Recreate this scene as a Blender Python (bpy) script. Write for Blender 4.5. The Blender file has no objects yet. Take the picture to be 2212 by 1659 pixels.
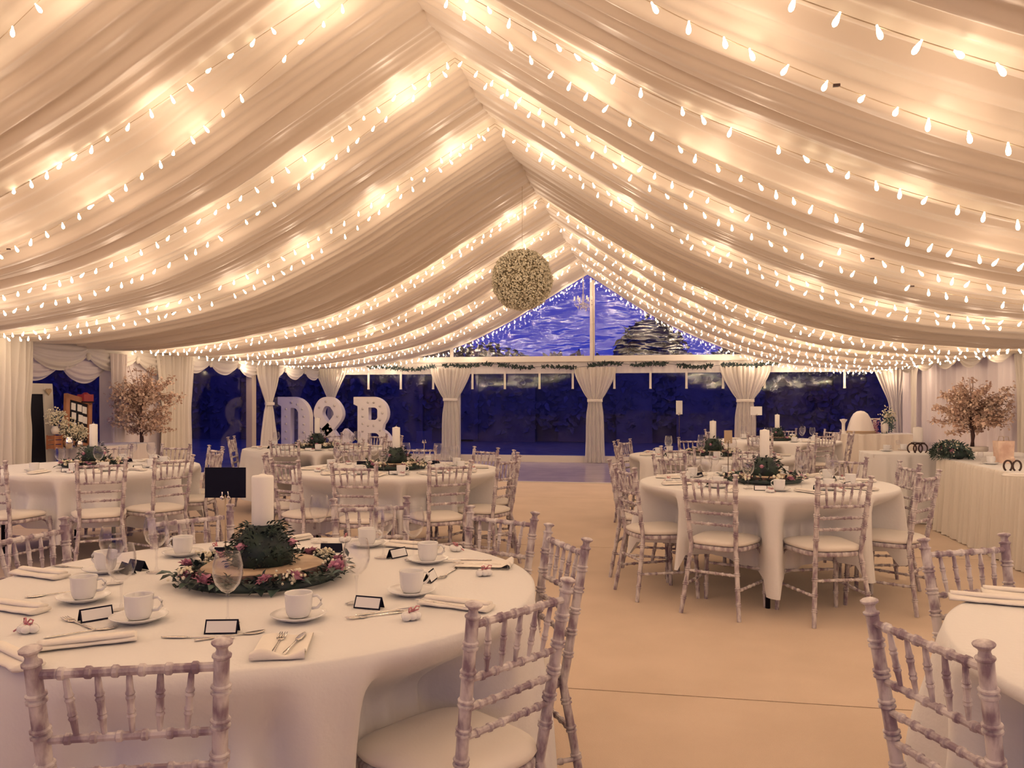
import bpy, math, random
from mathutils import Vector, Matrix
rnd = random.Random(7)
PI = math.pi; R = math.radians
sc = bpy.context.scene
COL = sc.collection

# ------------------------------------------------------------ camera, sky, exposure
FPX, HZ, CAMH, YAW = 1770.0, 864.0, 1.353, math.atan(329/1770)
cd = bpy.data.cameras.new('camera'); cam = bpy.data.objects.new('camera', cd); COL.objects.link(cam)
cam.location = (0, 0, CAMH)
cam.rotation_euler = (PI/2, 0, YAW)
cd.sensor_width = 36; cd.lens = 36*FPX/2212
cd.shift_y = (HZ-829.5)/2212
cd.clip_start = 0.05; cd.clip_end = 300
sc.camera = cam
world = bpy.data.worlds.new('dusk sky'); sc.world = world; world.use_nodes = True
nt = world.node_tree; nt.nodes.clear()
wo = nt.nodes.new('ShaderNodeOutputWorld'); bg = nt.nodes.new('ShaderNodeBackground')
tc = nt.nodes.new('ShaderNodeTexCoord'); sp = nt.nodes.new('ShaderNodeSeparateXYZ'); rp = nt.nodes.new('ShaderNodeValToRGB')
nt.links.new(tc.outputs['Generated'], sp.inputs[0]); nt.links.new(sp.outputs['Z'], rp.inputs[0])
nt.links.new(rp.outputs[0], bg.inputs[0]); nt.links.new(bg.outputs[0], wo.inputs[0])
rp.color_ramp.elements[0].position = 0.0; rp.color_ramp.elements[0].color = (.036, .048, .42, 1)
rp.color_ramp.elements[1].position = .5; rp.color_ramp.elements[1].color = (.056, .058, .48, 1)
bg.inputs[1].default_value = 1.0
sc.view_settings.view_transform = 'Standard'; sc.view_settings.look = 'None'
sc.view_settings.exposure = 0.0; sc.view_settings.gamma = 1.0; sc.view_settings.use_curve_mapping = False
BULB_W = 2.05            # watts of one lamp standing for six fairy bulbs
BULB_COL = (1.0, .735, .52)
sc.cycles.use_light_tree = True
sc.cycles.max_bounces = 5; sc.cycles.diffuse_bounces = 3; sc.cycles.glossy_bounces = 3; sc.cycles.adaptive_threshold = .03; sc.cycles.transparent_max_bounces = 16
sc.cycles.sample_clamp_indirect = 4.0
sc.cycles.caustics_reflective = False; sc.cycles.caustics_refractive = False

CY, SY = math.cos(YAW), math.sin(YAW)
def Wd(X, Z): return (X*CY - Z*SY, X*SY + Z*CY)
def pz(u, v, z):                      # photo measurement -> point on the level plane z
    d = FPX*(CAMH-z)/(v-HZ); return Wd((u-1106)*d/FPX, d)
def proj(x, y, z):
    X = x*CY + y*SY; Z = -x*SY + y*CY
    return 1106+FPX*X/Z, HZ-(z-CAMH)*FPX/Z
WX = -1.525
RX, EY, XL, XR = -1.60, 17.6, -7.71, 4.66     # ridge line, far end, side walls

# ------------------------------------------------------------ helpers
def tag(o, label=None, cat=None, group=None, kind=None):
    if label: o['label'] = label
    if cat: o['category'] = cat
    if group: o['group'] = group
    if kind: o['kind'] = kind
    return o
def empty(name, loc=(0,0,0), rz=0):
    o = bpy.data.objects.new(name, None); COL.objects.link(o)
    o.location = loc; o.rotation_euler = (0,0,rz); o.empty_display_size = .1
    return o
def copy_tree(o, parent=None):
    c = o.copy(); COL.objects.link(c)
    if parent: c.parent = parent
    for ch in list(o.children):
        copy_tree(ch, c)
    return c
class MB:
    def __init__(s): s.v = []; s.f = []
    def add(s, vs, fs):
        b = len(s.v); s.v += [tuple(v) for v in vs]; s.f += [tuple(i+b for i in f) for f in fs]; return s
    def box(s, c, d, M=None):
        x, y, z = [q/2 for q in d]
        vs = [Vector((sx*x, sy*y, sz*z)) for sx in (-1,1) for sy in (-1,1) for sz in (-1,1)]
        if M: vs = [M @ v for v in vs]
        vs = [v+Vector(c) for v in vs]
        return s.add(vs, [(0,1,3,2),(4,6,7,5),(0,4,5,1),(2,3,7,6),(0,2,6,4),(1,5,7,3)])
    def ring_sweep(s, rings, closed=True, caps=True):
        n = len(rings[0]); b = []
        vs = [p for r in rings for p in r]; fs = []
        for i in range(len(rings)-1):
            for j in range(n if closed else n-1):
                k = (j+1) % n
                fs.append((i*n+j, i*n+k, (i+1)*n+k, (i+1)*n+j))
        if caps and closed:
            fs.append(tuple(range(n-1, -1, -1))); fs.append(tuple((len(rings)-1)*n+j for j in range(n)))
        return s.add(vs, fs)
    def lathe(s, prof, o=(0,0,0), n=16, M=None, caps=True):     # prof: (r, z)
        o = Vector(o); rings = []
        for r, z in prof:
            ring = [Vector((r*math.cos(2*PI*k/n), r*math.sin(2*PI*k/n), z)) for k in range(n)]
            rings.append([(M @ p if M else p)+o for p in ring])
        return s.ring_sweep(rings, True, caps)
    def turned(s, p0, p1, prof, n=8):                           # prof: (t 0..1, r)
        p0 = Vector(p0); p1 = Vector(p1); d = p1-p0; q = d.to_track_quat('Z', 'Y').to_matrix()
        rings = [[q @ Vector((r*math.cos(2*PI*k/n), r*math.sin(2*PI*k/n), 0)) + p0 + d*t for k in range(n)] for t, r in prof]
        return s.ring_sweep(rings)
    def tube(s, pts, r, n=6):
        pts = [Vector(p) for p in pts]; rings = []
        for i, p in enumerate(pts):
            d = (pts[min(i+1, len(pts)-1)]-pts[max(i-1, 0)])
            q = d.to_track_quat('Z', 'Y').to_matrix()
            rr = r[i] if isinstance(r, (list, tuple)) else r
            rings.append([q @ Vector((rr*math.cos(2*PI*k/n), rr*math.sin(2*PI*k/n), 0)) + p for k in range(n)])
        return s.ring_sweep(rings)
    def grid(s, fn, nu, nv):                                    # fn(u, v) -> point
        vs = [fn(i/nu, j/nv) for i in range(nu+1) for j in range(nv+1)]
        fs = [(i*(nv+1)+j, (i+1)*(nv+1)+j, (i+1)*(nv+1)+j+1, i*(nv+1)+j+1) for i in range(nu) for j in range(nv)]
        return s.add(vs, fs)
    def leaf(s, p, d, up, L, w, bend=.2):
        p = Vector(p); d = Vector(d).normalized(); sd = d.cross(Vector(up)); 
        if sd.length < 1e-4: sd = d.orthogonal()
        sd.normalize(); nn = sd.cross(d)
        a = p; b = p+d*L*.35+sd*w/2+nn*L*bend*.3; c = p+d*L*.35-sd*w/2+nn*L*bend*.3; m = p+d*L*.4+nn*L*bend*.1
        e = p+d*L*.75+sd*w*.33+nn*L*bend*.1; g = p+d*L*.75-sd*w*.33+nn*L*bend*.1; t = p+d*L-nn*L*bend
        return s.add([a,b,c,m,e,g,t], [(0,1,3),(0,3,2),(1,4,3),(3,5,2),(4,6,3),(3,6,5)])
    def blob(s, c, r, n=6, m=4, sq=1.0, jit=0, rg=None):
        c = Vector(c); vs = [c+Vector((0,0,-r*sq))]; fs = []
        for i in range(1, m):
            a = -PI/2+PI*i/m
            for k in range(n):
                q = r*(1+(rg.uniform(-jit, jit) if rg else 0))
                vs.append(c+Vector((q*math.cos(a)*math.cos(2*PI*k/n), q*math.cos(a)*math.sin(2*PI*k/n), q*sq*math.sin(a))))
        vs.append(c+Vector((0,0,r*sq))); T = len(vs)-1
        for k in range(n): fs.append((0, 1+(k+1)%n, 1+k)); fs.append((T, T-n+k, T-n+(k+1)%n))
        for i in range(m-2):
            for k in range(n):
                a = 1+i*n+k; b = 1+i*n+(k+1)%n; fs.append((a, b, b+n, a+n))
        return s.add(vs, fs)
    def mesh(s, name, mats, smooth=True, fmat=None):
        me = bpy.data.meshes.new(name); me.from_pydata(s.v, [], s.f)
        for m in (mats if isinstance(mats, (list, tuple)) else [mats]): me.materials.append(m)
        if smooth: me.polygons.foreach_set('use_smooth', [True]*len(me.polygons))
        if fmat: me.polygons.foreach_set('material_index', fmat)
        me.update(); return me
    def build(s, name, mats, parent=None, smooth=True, fmat=None):
        return inst(name, s.mesh(name, mats, smooth, fmat), parent)
def inst(name, me, parent=None, loc=None, rz=0):
    o = bpy.data.objects.new(name, me); COL.objects.link(o)
    if parent: o.parent = parent
    if loc: o.location = loc
    if rz: o.rotation_euler = (0,0,rz)
    return o
def autosmooth(me, ang=40):
    try: me.set_sharp_from_angle(angle=R(ang))
    except Exception: pass
    return me
def interp(tab, x):
    if x <= tab[0][0]: return tab[0][1]
    for (a, b), (c, d) in zip(tab, tab[1:]):
        if x <= c:
            t = (x-a)/(c-a); return b+(d-b)*t
    return tab[-1][1]
def smooth_table(pts, n=80):          # catmull-rom resample so that fabric has no corners
    out = []; P = [pts[0]]+list(pts)+[pts[-1]]
    for i in range(1, len(P)-2):
        for k in range(n//len(pts)):
            t = k/(n//len(pts)); p0, p1, p2, p3 = P[i-1:i+3]
            f = lambda j: .5*((2*p1[j])+(-p0[j]+p2[j])*t+(2*p0[j]-5*p1[j]+4*p2[j]-p3[j])*t*t+(-p0[j]+3*p1[j]-3*p2[j]+p3[j])*t**3)
            out.append((f(0), f(1)))
    out.append(pts[-1]); return out
def sstep(a, b, x):
    t = min(1, max(0, (x-a)/(b-a))); return t*t*(3-2*t)

# ------------------------------------------------------------ materials
def mat(name, col, rough=.6, metal=0, spec=.5, noise=None, bump=None, sheen=0, trans=0, emis=None, sub=0):
    m = bpy.data.materials.new(name); m.use_nodes = True; t = m.node_tree; b = t.nodes['Principled BSDF']
    b.inputs['Base Color'].default_value = (*col, 1); b.inputs['Roughness'].default_value = rough
    b.inputs['Metallic'].default_value = metal; b.inputs['Specular IOR Level'].default_value = spec
    if sheen: b.inputs['Sheen Weight'].default_value = sheen
    if emis: b.inputs['Emission Color'].default_value = (*emis[0], 1); b.inputs['Emission Strength'].default_value = emis[1]
    co = None
    if noise or bump:
        co = t.nodes.new('ShaderNodeTexCoord')
    if noise:     # (scale, col2, lo, hi, stretch)
        s_, c2, lo, hi, st = noise
        mp = t.nodes.new('ShaderNodeMapping'); mp.inputs['Scale'].default_value = st
        n = t.nodes.new('ShaderNodeTexNoise'); n.inputs['Scale'].default_value = s_; n.inputs['Detail'].default_value = 5
        cr = t.nodes.new('ShaderNodeValToRGB'); cr.color_ramp.elements[0].position = lo; cr.color_ramp.elements[1].position = hi
        cr.color_ramp.elements[0].color = (*c2, 1); cr.color_ramp.elements[1].color = (*col, 1)
        t.links.new(co.outputs['Object'], mp.inputs[0]); t.links.new(mp.outputs[0], n.inputs[0])
        t.links.new(n.outputs['Fac'], cr.inputs[0]); t.links.new(cr.outputs[0], b.inputs['Base Color'])
    if bump:      # (scale, strength)
        n = t.nodes.new('ShaderNodeTexNoise'); n.inputs['Scale'].default_value = bump[0]; n.inputs['Detail'].default_value = 4
        bp = t.nodes.new('ShaderNodeBump'); bp.inputs['Strength'].default_value = bump[1]; bp.inputs['Distance'].default_value = .01
        t.links.new(co.outputs['Object'], n.inputs[0]); t.links.new(n.outputs['Fac'], bp.inputs['Height']); t.links.new(bp.outputs[0], b.inputs['Normal'])
    return m
def clear_mat(name, tint, ior, rough=.03, extra=0.0, bump=None, gcol=(1,1,1)):
    m = bpy.data.materials.new(name); m.use_nodes = True; t = m.node_tree; t.nodes.clear()
    o = t.nodes.new('ShaderNodeOutputMaterial'); mx = t.nodes.new('ShaderNodeMixShader')
    tr = t.nodes.new('ShaderNodeBsdfTransparent'); tr.inputs[0].default_value = (*tint, 1)
    gl = t.nodes.new('ShaderNodeBsdfGlossy'); gl.inputs['Roughness'].default_value = rough; gl.inputs[0].default_value = (*gcol, 1)
    # Schlick reflectance from the viewing angle, the same from both sides of a thin sheet
    lw = t.nodes.new('ShaderNodeLayerWeight'); lw.inputs['Blend'].default_value = .5
    fr = t.nodes.new('ShaderNodeMath'); fr.operation = 'POWER'; fr.inputs[1].default_value = ior
    ad = t.nodes.new('ShaderNodeMath'); ad.operation = 'MULTIPLY_ADD'; ad.inputs[1].default_value = 1-extra; ad.inputs[2].default_value = extra; ad.use_clamp = True
    t.links.new(lw.outputs['Facing'], fr.inputs[0]); t.links.new(fr.outputs[0], ad.inputs[0]); t.links.new(ad.outputs[0], mx.inputs[0])
    t.links.new(tr.outputs[0], mx.inputs[1]); t.links.new(gl.outputs[0], mx.inputs[2]); t.links.new(mx.outputs[0], o.inputs[0])
    if bump:
        co = t.nodes.new('ShaderNodeTexCoord'); mp = t.nodes.new('ShaderNodeMapping'); mp.inputs['Scale'].default_value = bump[2]
        n = t.nodes.new('ShaderNodeTexNoise'); n.inputs['Scale'].default_value = bump[0]; n.inputs['Detail'].default_value = 2
        bp = t.nodes.new('ShaderNodeBump'); bp.inputs['Strength'].default_value = bump[1]; bp.inputs['Distance'].default_value = .05
        t.links.new(co.outputs['Object'], mp.inputs[0]); t.links.new(mp.outputs[0], n.inputs[0])
        t.links.new(n.outputs['Fac'], bp.inputs['Height']); t.links.new(bp.outputs[0], gl.inputs['Normal'])
    return m
def cloth_mat(name, col, trl=.25, bump=(60, .15)):
    m = mat(name, col, .85, sheen=.2, bump=bump)
    t = m.node_tree; b = t.nodes['Principled BSDF']; o = t.nodes['Material Output']
    mx = t.nodes.new('ShaderNodeMixShader'); tl = t.nodes.new('ShaderNodeBsdfTranslucent'); tl.inputs[0].default_value = (*col, 1)
    mx.inputs[0].default_value = trl
    t.links.new(b.outputs[0], mx.inputs[1]); t.links.new(tl.outputs[0], mx.inputs[2]); t.links.new(mx.outputs[0], o.inputs[0])
    return m
M = {}
M['lining'] = mat('ivory satin lining', (.745, .645, .545), .42, spec=.35, sheen=.3, bump=(8, .05))
M['skin'] = mat('white roof canvas', (.6, .6, .6), .8, bump=(30, .1))
M['cloth'] = cloth_mat('white table linen', (.90, .87, .86), .12)
M['skirt'] = cloth_mat('ivory pleated skirting', (.86, .79, .71), .12)
M['drape'] = cloth_mat('ivory voile drape', (.84, .78, .70), .2)
M['pinkdrape'] = cloth_mat('pinkish ivory wall lining', (.80, .72, .70), .1)
M['lime'] = mat('limewashed wood', (.66, .60, .60), .55, noise=(34, (.25, .18, .23), .38, .60, (1, 1, .4)), bump=(80, .15))
M['pad'] = mat('ivory seat pad fabric', (.80, .73, .66), .6, sheen=.2, bump=(120, .1))
M['china'] = mat('white glazed china', (.80, .78, .78), .12, bump=(40, .01))
M['napkin'] = mat('white folded napkin', (.86, .80, .74), .85, bump=(90, .15))
M['steel'] = mat('polished steel', (.75, .72, .70), .15, metal=1, bump=(30, .02))
M['glass'] = clear_mat('drinking glass', (.97, .97, .98), 3.2, .03, .035)
M['pane'] = clear_mat('clear plastic pane', (.95, .95, .98), 5.0, .04, .026, (1.2, .06, (1, 1, 2.5)))
M['gable'] = clear_mat('clear gable pane', (.95, .95, .98), 4.0, .09, .08, (1.6, .6, (1, 1, 3.2)))
M['wax'] = mat('white candle wax', (.88, .84, .80), .5, bump=(60, .03))
M['black'] = mat('black card', (.008, .008, .022), .8, spec=.15, bump=(60, .05))
M['ink'] = mat('dark frame enamel', (.010, .009, .018), .7, spec=.2, bump=(60, .05))
M['card'] = mat('white card', (.82, .80, .80), .7, bump=(60, .03))
M['pink'] = mat('pink ribbon', (.55, .20, .24), .5, bump=(60, .05))
M['leafd'] = mat('dark foliage', (.020, .045, .032), .6, noise=(20, (.012, .02, .03), .35, .65, (1,1,1)), bump=(60, .2))
M['leafg'] = mat('grey green eucalyptus leaf', (.10, .16, .13), .55, noise=(12, (.05, .09, .10), .35, .65, (1,1,1)), bump=(60, .1))
M['rose'] = mat('dusky pink rose petal', (.62, .30, .40), .6, noise=(30, (.38, .12, .24), .35, .6, (1,1,1)), bump=(60, .1))
M['gyp'] = mat('cream gypsophila bloom', (.86, .80, .64), .8, noise=(14, (.66, .58, .42), .35, .6, (1,1,1)), bump=(60, .1))
M['gypdark'] = mat('gypsophila core stems', (.26, .22, .14), .9, bump=(60, .4))
M['log'] = mat('pale sawn wood', (.50, .38, .27), .7, noise=(9, (.34, .24, .17), .4, .6, (1,1,4)), bump=(40, .2))
M['bark'] = mat('dark bark', (.09, .045, .04), .8, noise=(20, (.04, .02, .025), .4, .6, (1,1,.3)), bump=(50, .4))
M['twig'] = mat('brown twigs', (.26, .15, .11), .8, bump=(50, .3))
M['blossom'] = mat('pale blossom petals', (.80, .62, .50), .8, noise=(9, (.58, .38, .30), .35, .6, (1,1,1)), bump=(60, .1))
M['carpet'] = mat('beige carpet', (.69, .53, .405), .95, noise=(2.2, (.63, .48, .36), .35, .65, (1,1,1)), bump=(220, .35), sheen=.2)
M['under'] = mat('grey joint underlay', (.22, .17, .13), .9, bump=(60, .1))
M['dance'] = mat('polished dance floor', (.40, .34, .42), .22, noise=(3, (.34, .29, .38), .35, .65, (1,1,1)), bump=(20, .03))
M['white'] = mat('white painted aluminium', (.74, .68, .62), .4, bump=(30, .03))
M['post'] = mat('dull aluminium post', (.46, .38, .33), .4, bump=(30, .03))
M['letter'] = mat('white painted letter', (.82, .76, .72), .5, bump=(30, .03))
M['socket'] = mat('unlit frosted bulb', (.60, .55, .50), .3, bump=(30, .03))
M['orange'] = mat('orange brown timber', (.42, .17, .08), .6, noise=(12, (.26, .10, .05), .35, .65, (1,1,.3)), bump=(40, .2))
M['red'] = mat('dark red tin', (.32, .03, .04), .5, bump=(30, .03))
M['iron'] = mat('dark horseshoe iron', (.07, .04, .035), .45, metal=.5, bump=(60, .3))
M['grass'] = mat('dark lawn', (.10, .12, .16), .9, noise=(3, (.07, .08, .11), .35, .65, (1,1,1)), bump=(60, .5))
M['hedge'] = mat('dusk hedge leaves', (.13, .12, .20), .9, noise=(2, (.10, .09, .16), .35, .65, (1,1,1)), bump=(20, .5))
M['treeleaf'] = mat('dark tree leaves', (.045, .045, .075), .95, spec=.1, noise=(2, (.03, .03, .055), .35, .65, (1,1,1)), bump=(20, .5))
M['wire'] = mat('clear cable', (.50, .38, .26), .5, bump=(30, .03))
M['bulb'] = mat('glowing fairy bulb', (1, .8, .5), .3, emis=((1, .84, .58), 9.0), bump=(30, .02))
M['crystal'] = clear_mat('crystal drops', (.9, .85, .85), 2.5, .08, .25)
M['card2'] = mat('brown kraft card', (.45, .33, .22), .8, bump=(60, .05))
for k in ('bulb',):
    M[k].cycles.emission_sampling = 'NONE'

# ------------------------------------------------------------ ceiling lining
LCURVE = smooth_table([(0,4.06),(.45,3.80),(1.1,3.42),(1.8,3.02),(2.85,2.56),(3.9,2.31),(5.0,2.15),(5.6,2.12),(6.2,2.14)])
RCURVE = smooth_table([(0,4.06),(.45,3.76),(1.1,3.34),(1.8,2.93),(2.85,2.46),(3.9,2.17),(5.0,2.04),(5.6,2.02),(6.2,2.06)])
LINES = [-4.5,-3.0,-1.5,0.05,1.58,3.10,4.65,6.18,7.72,9.20,10.70,12.30,13.90,15.65,17.58]
def sag(y):
    for a, b in zip(LINES, LINES[1:]):
        if a <= y <= b:
            t = (y-a)/(b-a); return 4*t*(1-t)
    return 0
PH = [rnd.uniform(0, 6.28) for _ in range(8)]
def ripple(y, s):
    return (.010*math.sin(2*PI*y/.105+PH[0]+1.1*math.sin(s*.9+PH[4])) + .012*math.sin(2*PI*y/.173+PH[1]+1.6*math.sin(s*.7+y*.5))
            + .017*math.sin(2*PI*y/.29+PH[2]+1.3*math.sin(s*.8+PH[5])) + .014*math.sin(2*PI*y/.47+PH[3]+1.2*math.sin(s*.6)))
def ceil_z(side, s, y):
    z = interp(LCURVE if side < 0 else RCURVE, s)
    return z - .085*sag(y)*(1-.35*s/6.2) + ripple(y, s)*(.55+.45*sstep(0, 1.5, s))
roof = MB()
for sgn in (-1, 1):
    for dz in (0, .02):
        roof.add([(RX, -4.5, 4.62+dz), (RX+sgn*6.3, -4.5, 2.44+dz), (RX+sgn*6.3, EY+.1, 2.44+dz), (RX, EY+.1, 4.62+dz)], [(0,1,2,3)])
ceiling = tag(roof.build('ceiling', M['skin'], smooth=False), 'white pitched tent roof lined with gathered ivory satin swags strung with fairy lights', kind='structure')
for sgn in (-1, 1):
    for a, b in zip(LINES, LINES[1:]):
        mb = MB(); ny = max(20, int((b-a)/.021)); nS = 46
        def fn(u, v, a=a, b=b, sgn=sgn):
            y = a+(b-a)*u; s = 6.2*v**1.05
            return (RX+sgn*s, y, ceil_z(sgn, s, y))
        mb.grid(fn, ny, nS); mb.build('lining_panel', M['lining'], ceiling)

# ------------------------------------------------------------ walls, floor
fl = MB().box((WX, 6.5, -.06), (12.6, 23, .06)).build('floor', M['under'], smooth=False)
tag(fl, 'pale beige carpet laid in wide strips with thin joints', kind='structure')
ys = [-5.0, .1, 3.83, 7.55, 11.3, 15.0, 17.9]
for a, b in zip(ys, ys[1:]):
    MB().box((WX, (a+b)/2, -.015), (12.6, b-a-.010, .03)).build('carpet_strip', M['carpet'], fl, smooth=False)
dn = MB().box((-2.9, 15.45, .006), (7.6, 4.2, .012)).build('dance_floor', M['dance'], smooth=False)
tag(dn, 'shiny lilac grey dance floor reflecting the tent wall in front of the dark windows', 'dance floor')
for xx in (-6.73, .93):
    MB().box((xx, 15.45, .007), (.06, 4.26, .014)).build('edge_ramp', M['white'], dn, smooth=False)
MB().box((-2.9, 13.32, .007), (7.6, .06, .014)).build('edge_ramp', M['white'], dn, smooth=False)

# far wall
wf = MB()
wf.box((WX, EY+.06, .075), (12.38, .06, .15)); 
wall_far = tag(wf.build('wall_far', M['white'], smooth=False), 'far end tent wall of dark clear panels under a white beam', kind='structure')
MB().box((WX, EY, 2.235), (12.38, .10, .13)).build('beam', M['white'], wall_far, smooth=False)
MB().box((WX, EY-.07, 2.175), (12.38, .03, .012)).build('beam_lip', M['post'], wall_far, smooth=False)
def fn(u, v):
    x = XL+u*(XR-XL); return (x, EY-.03-.012*math.sin(x*23)-.008*math.sin(x*51+1), 1.925+.25*v)
MB().grid(fn, 500, 3).build('valance', M['drape'], wall_far)
MB().box((WX+.01, EY-.02, 3.06), (.10, .09, 1.72)).build('gable_post', M['white'], wall_far, smooth=False)
MB().box((WX+.035, EY-.07, 3.06), (.018, .02, 1.72)).build('keder_track', M['post'], wall_far, smooth=False)
for x in (-4.62, 1.60):
    MB().box((x, EY-.02, 2.5), (.07, .06, .42)).build('gable_post', M['white'], wall_far, smooth=False)
for x in (-4.50, -1.45, 1.62):
    MB().box((x, EY, 1.02), (.13, .10, 2.0)).build('upright_post', M['white'], wall_far, smooth=False)
xb = [XL, -4.62, WX, 1.60, XR]
for i in range(4):
    a, b = xb[i], xb[i+1]
    w = MB().add([(a, EY+.03, .14), (b, EY+.03, .14), (b, EY+.03, 2.0), (a, EY+.03, 2.0)], [(0,1,2,3)]).build('window_%d' % (i+1), M['pane'], smooth=False)
    tag(w, ['far left', 'centre left', 'centre right', 'far right'][i]+' clear lower panel of the end wall looking onto dark night', kind='structure')
def gz(x): return 4.55-abs(x-RX)*.345
for i, (a, b) in enumerate([(XL+.2, WX), (WX, XR-.2)]):
    pts = [(a, EY+.03, 2.28), (b, EY+.03, 2.28), (b, EY+.03, gz(b)), (a, EY+.03, gz(a))]
    w = MB().grid(lambda u, v: (a+(b-a)*u, EY+.03, 2.28+(gz(a+(b-a)*u)-2.28)*v), 12, 4).build('window_%d' % (i+5), M['gable'])
    tag(w, ('left' if i == 0 else 'right')+' clear gable triangle showing blue dusk sky and light reflections', kind='structure')
# hanging white webbing straps along the end wall
for i_, u in enumerate((795, 865, 935, 1020, 1090, 1165, 1237, 1327, 1405, 1483, 1562, 1652, 1825)):
    k = (u-1106)/FPX; d = (EY-.1)/(k*SY+CY); x = Wd(k*d, d)[0]
    o = MB().box((0, 0, -.17), (.045, .012, .36)).box((0, 0, -.345), (.05, .02, .03)).build('hanging_strap', M['white'], smooth=False)
    o.location = (x, EY-.07, 1.95)
    tag(o, 'short white hanging strap, %s from the left along the end wall' % ('first second third fourth fifth sixth seventh eighth ninth tenth eleventh twelfth thirteenth'.split()[i_]), 'strap', 'hanging straps along the end wall')

# left wall
wl = MB()
def wallgrid(mb, X, y0, y1, z0, z1, amp=.02, per=9, n=0):
    n = n or int((y1-y0)*40)
    return mb.grid(lambda u, v: (X+amp*math.sin((y0+(y1-y0)*u)*2*PI*per/1.0+1.3*math.sin(v*2+u*9))*.6+amp*.6*math.sin((y0+(y1-y0)*u)*17), y0+(y1-y0)*u, z0+(z1-z0)*v), n, 6)
wallgrid(wl, XL, 10.14, 12.1, 0, 2.2, .022, 3)
wall_left = tag(wl.build('wall_left', M['pinkdrape']), 'pinkish ivory pleated lining of the left tent wall behind the blossom tree', kind='structure')
MB().box((XL-.02, 6.6, .06), (.05, 22, .12)).build('base_rail', M['white'], wall_left, smooth=False)
MB().box((XL, 6.6, 2.30), (.12, 22, .14)).build('eave_beam', M['white'], wall_left, smooth=False)
for y in (8.6, 11.6, 14.35, 5.6, 2.6, -.4, -3.4):
    MB().box((XL+.02, y, 1.15), (.12, .16, 2.3)).build('upright_post', M['post'], wall_left, smooth=False)
for i, (a, b) in enumerate([(8.65, 10.15), (12.1, 14.28), (14.42, 17.6)]):
    w = MB().add([(XL-.03, a, .12), (XL-.03, b, .12), (XL-.03, b, 2.25), (XL-.03, a, 2.25)], [(0,1,2,3)]).build('window_%d' % (7+i), M['pane'], smooth=False)
    tag(w, ['left wall clear panel behind the framed boards', 'left wall clear panel right of the left blossom tree', 'left wall clear panel nearest the far corner'][i], kind='structure')
# right wall
wr = MB()
wr.grid(lambda u, v: (XR+.03*math.sin((-4.5+22*u)*2*PI*2.3+.8*math.sin(u*40))+.015*math.sin((-4.5+22*u)*2*PI*6.1), -4.5+22.05*u, 2.3*v), 900, 4)
wall_right = tag(wr.build('wall_right', M['pinkdrape']), 'ivory pleated lining of the right tent wall', kind='structure')

# ------------------------------------------------------------ drapes
def drape(name, P, D, N, zt, zb, widths, label, amp=.035, n=11, cat='curtain', tie=None, mt='drape', shift=None):
    """P centre point on the wall, D direction along the wall, N into the room, widths [(z, half width)]"""
    root = empty(name, (P[0], P[1], 0)); tag(root, label, cat, None)
    D = Vector(D); N = Vector(N); tab = smooth_table(sorted(widths), 60)
    def fn(u, v):
        z = zb+(zt-zb)*v; h = interp(tab, z); t = u*2-1
        sh = interp(shift, z) if shift else 0
        a = amp*min(1, .25+h/.45)
        return D*(t*h+sh)+N*(.07+a*math.sin(2*PI*n*u+.6*math.sin(z*2))*.8+a*.5*math.sin(2*PI*n*.43*u+z)+.05*(1-t*t))+Vector((0,0,z))
    MB().grid(fn, n*10, 34).build('drape_cloth', M[mt], root)
    if tie:
        h = interp(tab, tie); sh = interp(shift, tie) if shift else 0
        rings = []
        for zz in (-.03, -.012, .012, .03):
            rings.append([D*((h+.012)*math.cos(2*PI*k/20)+sh)+N*(.10+(.07+.01*(abs(zz) < .02))*math.sin(2*PI*k/20))+Vector((0,0,tie+zz)) for k in range(20)])
        MB().ring_sweep(rings, caps=False).build('tie_band', M[mt], root)
    return root
X_, Y_ = (1,0,0), (0,1,0)
std = [(0,.22),(.4,.20),(1.0,.185),(1.33,.15),(1.5,.24),(1.75,.37),(1.93,.44),(2.1,.46)]
drape('curtain', (-4.62, EY-.06), X_, (0,-1,0), 2.05, .02, std, 'ivory tied curtain on the end wall right of the letter B', tie=1.36)
drape('curtain', (-1.45, EY-.06), X_, (0,-1,0), 2.05, .02, std, 'ivory tied curtain in the middle of the end wall, below the gable post', tie=1.34)
drape('curtain', (1.64, EY-.06), X_, (0,-1,0), 2.05, .02, [(z, h*1.12) for z, h in std], 'ivory tied curtain on the end wall behind the far right guest tables', tie=1.34)
drape('curtain', (4.55, EY-.08), X_, (0,-1,0), 2.1, .02, [(0,.16),(1.0,.15),(1.3,.16),(1.6,.28),(1.95,.42),(2.1,.44)], 'ivory curtain tied into the far right corner of the tent', shift=[(0,.05),(1.2,.0),(1.95,0)])
drape('curtain', (-7.35, EY-.25), (.9,.1,0), (.3,-.95,0), 2.1, .02, [(0,.12),(1.0,.10),(1.33,.09),(1.6,.2),(1.95,.38),(2.1,.4)], 'ivory tied curtain in the far left corner behind the ampersand', tie=1.33)
drape('curtain', (XL+.04, 14.85), Y_, (1,0,0), 2.05, .02, [(0,.42),(.6,.34),(1.1,.20),(1.28,.13),(1.5,.26),(1.8,.45),(2.05,.5)], 'ivory hourglass curtain on the left wall just left of the letter D', tie=1.28)
drape('curtain', (XL+.06, 11.75), Y_, (1,0,0), 2.05, .02, [(0,.48),(.8,.42),(1.2,.40),(1.5,.44),(2.05,.52)], 'straight ivory curtain on the left wall right of the blossom tree', n=9, amp=.03)
drape('curtain', (XL+.36, 7.92), Y_, (1,0,0), 2.1, .02, [(0,.50),(.6,.46),(1.0,.46),(1.25,.44),(1.6,.48),(2.1,.50)], 'wide ivory curtain at the left edge beside the white-framed board', n=9, amp=.05)
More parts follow.
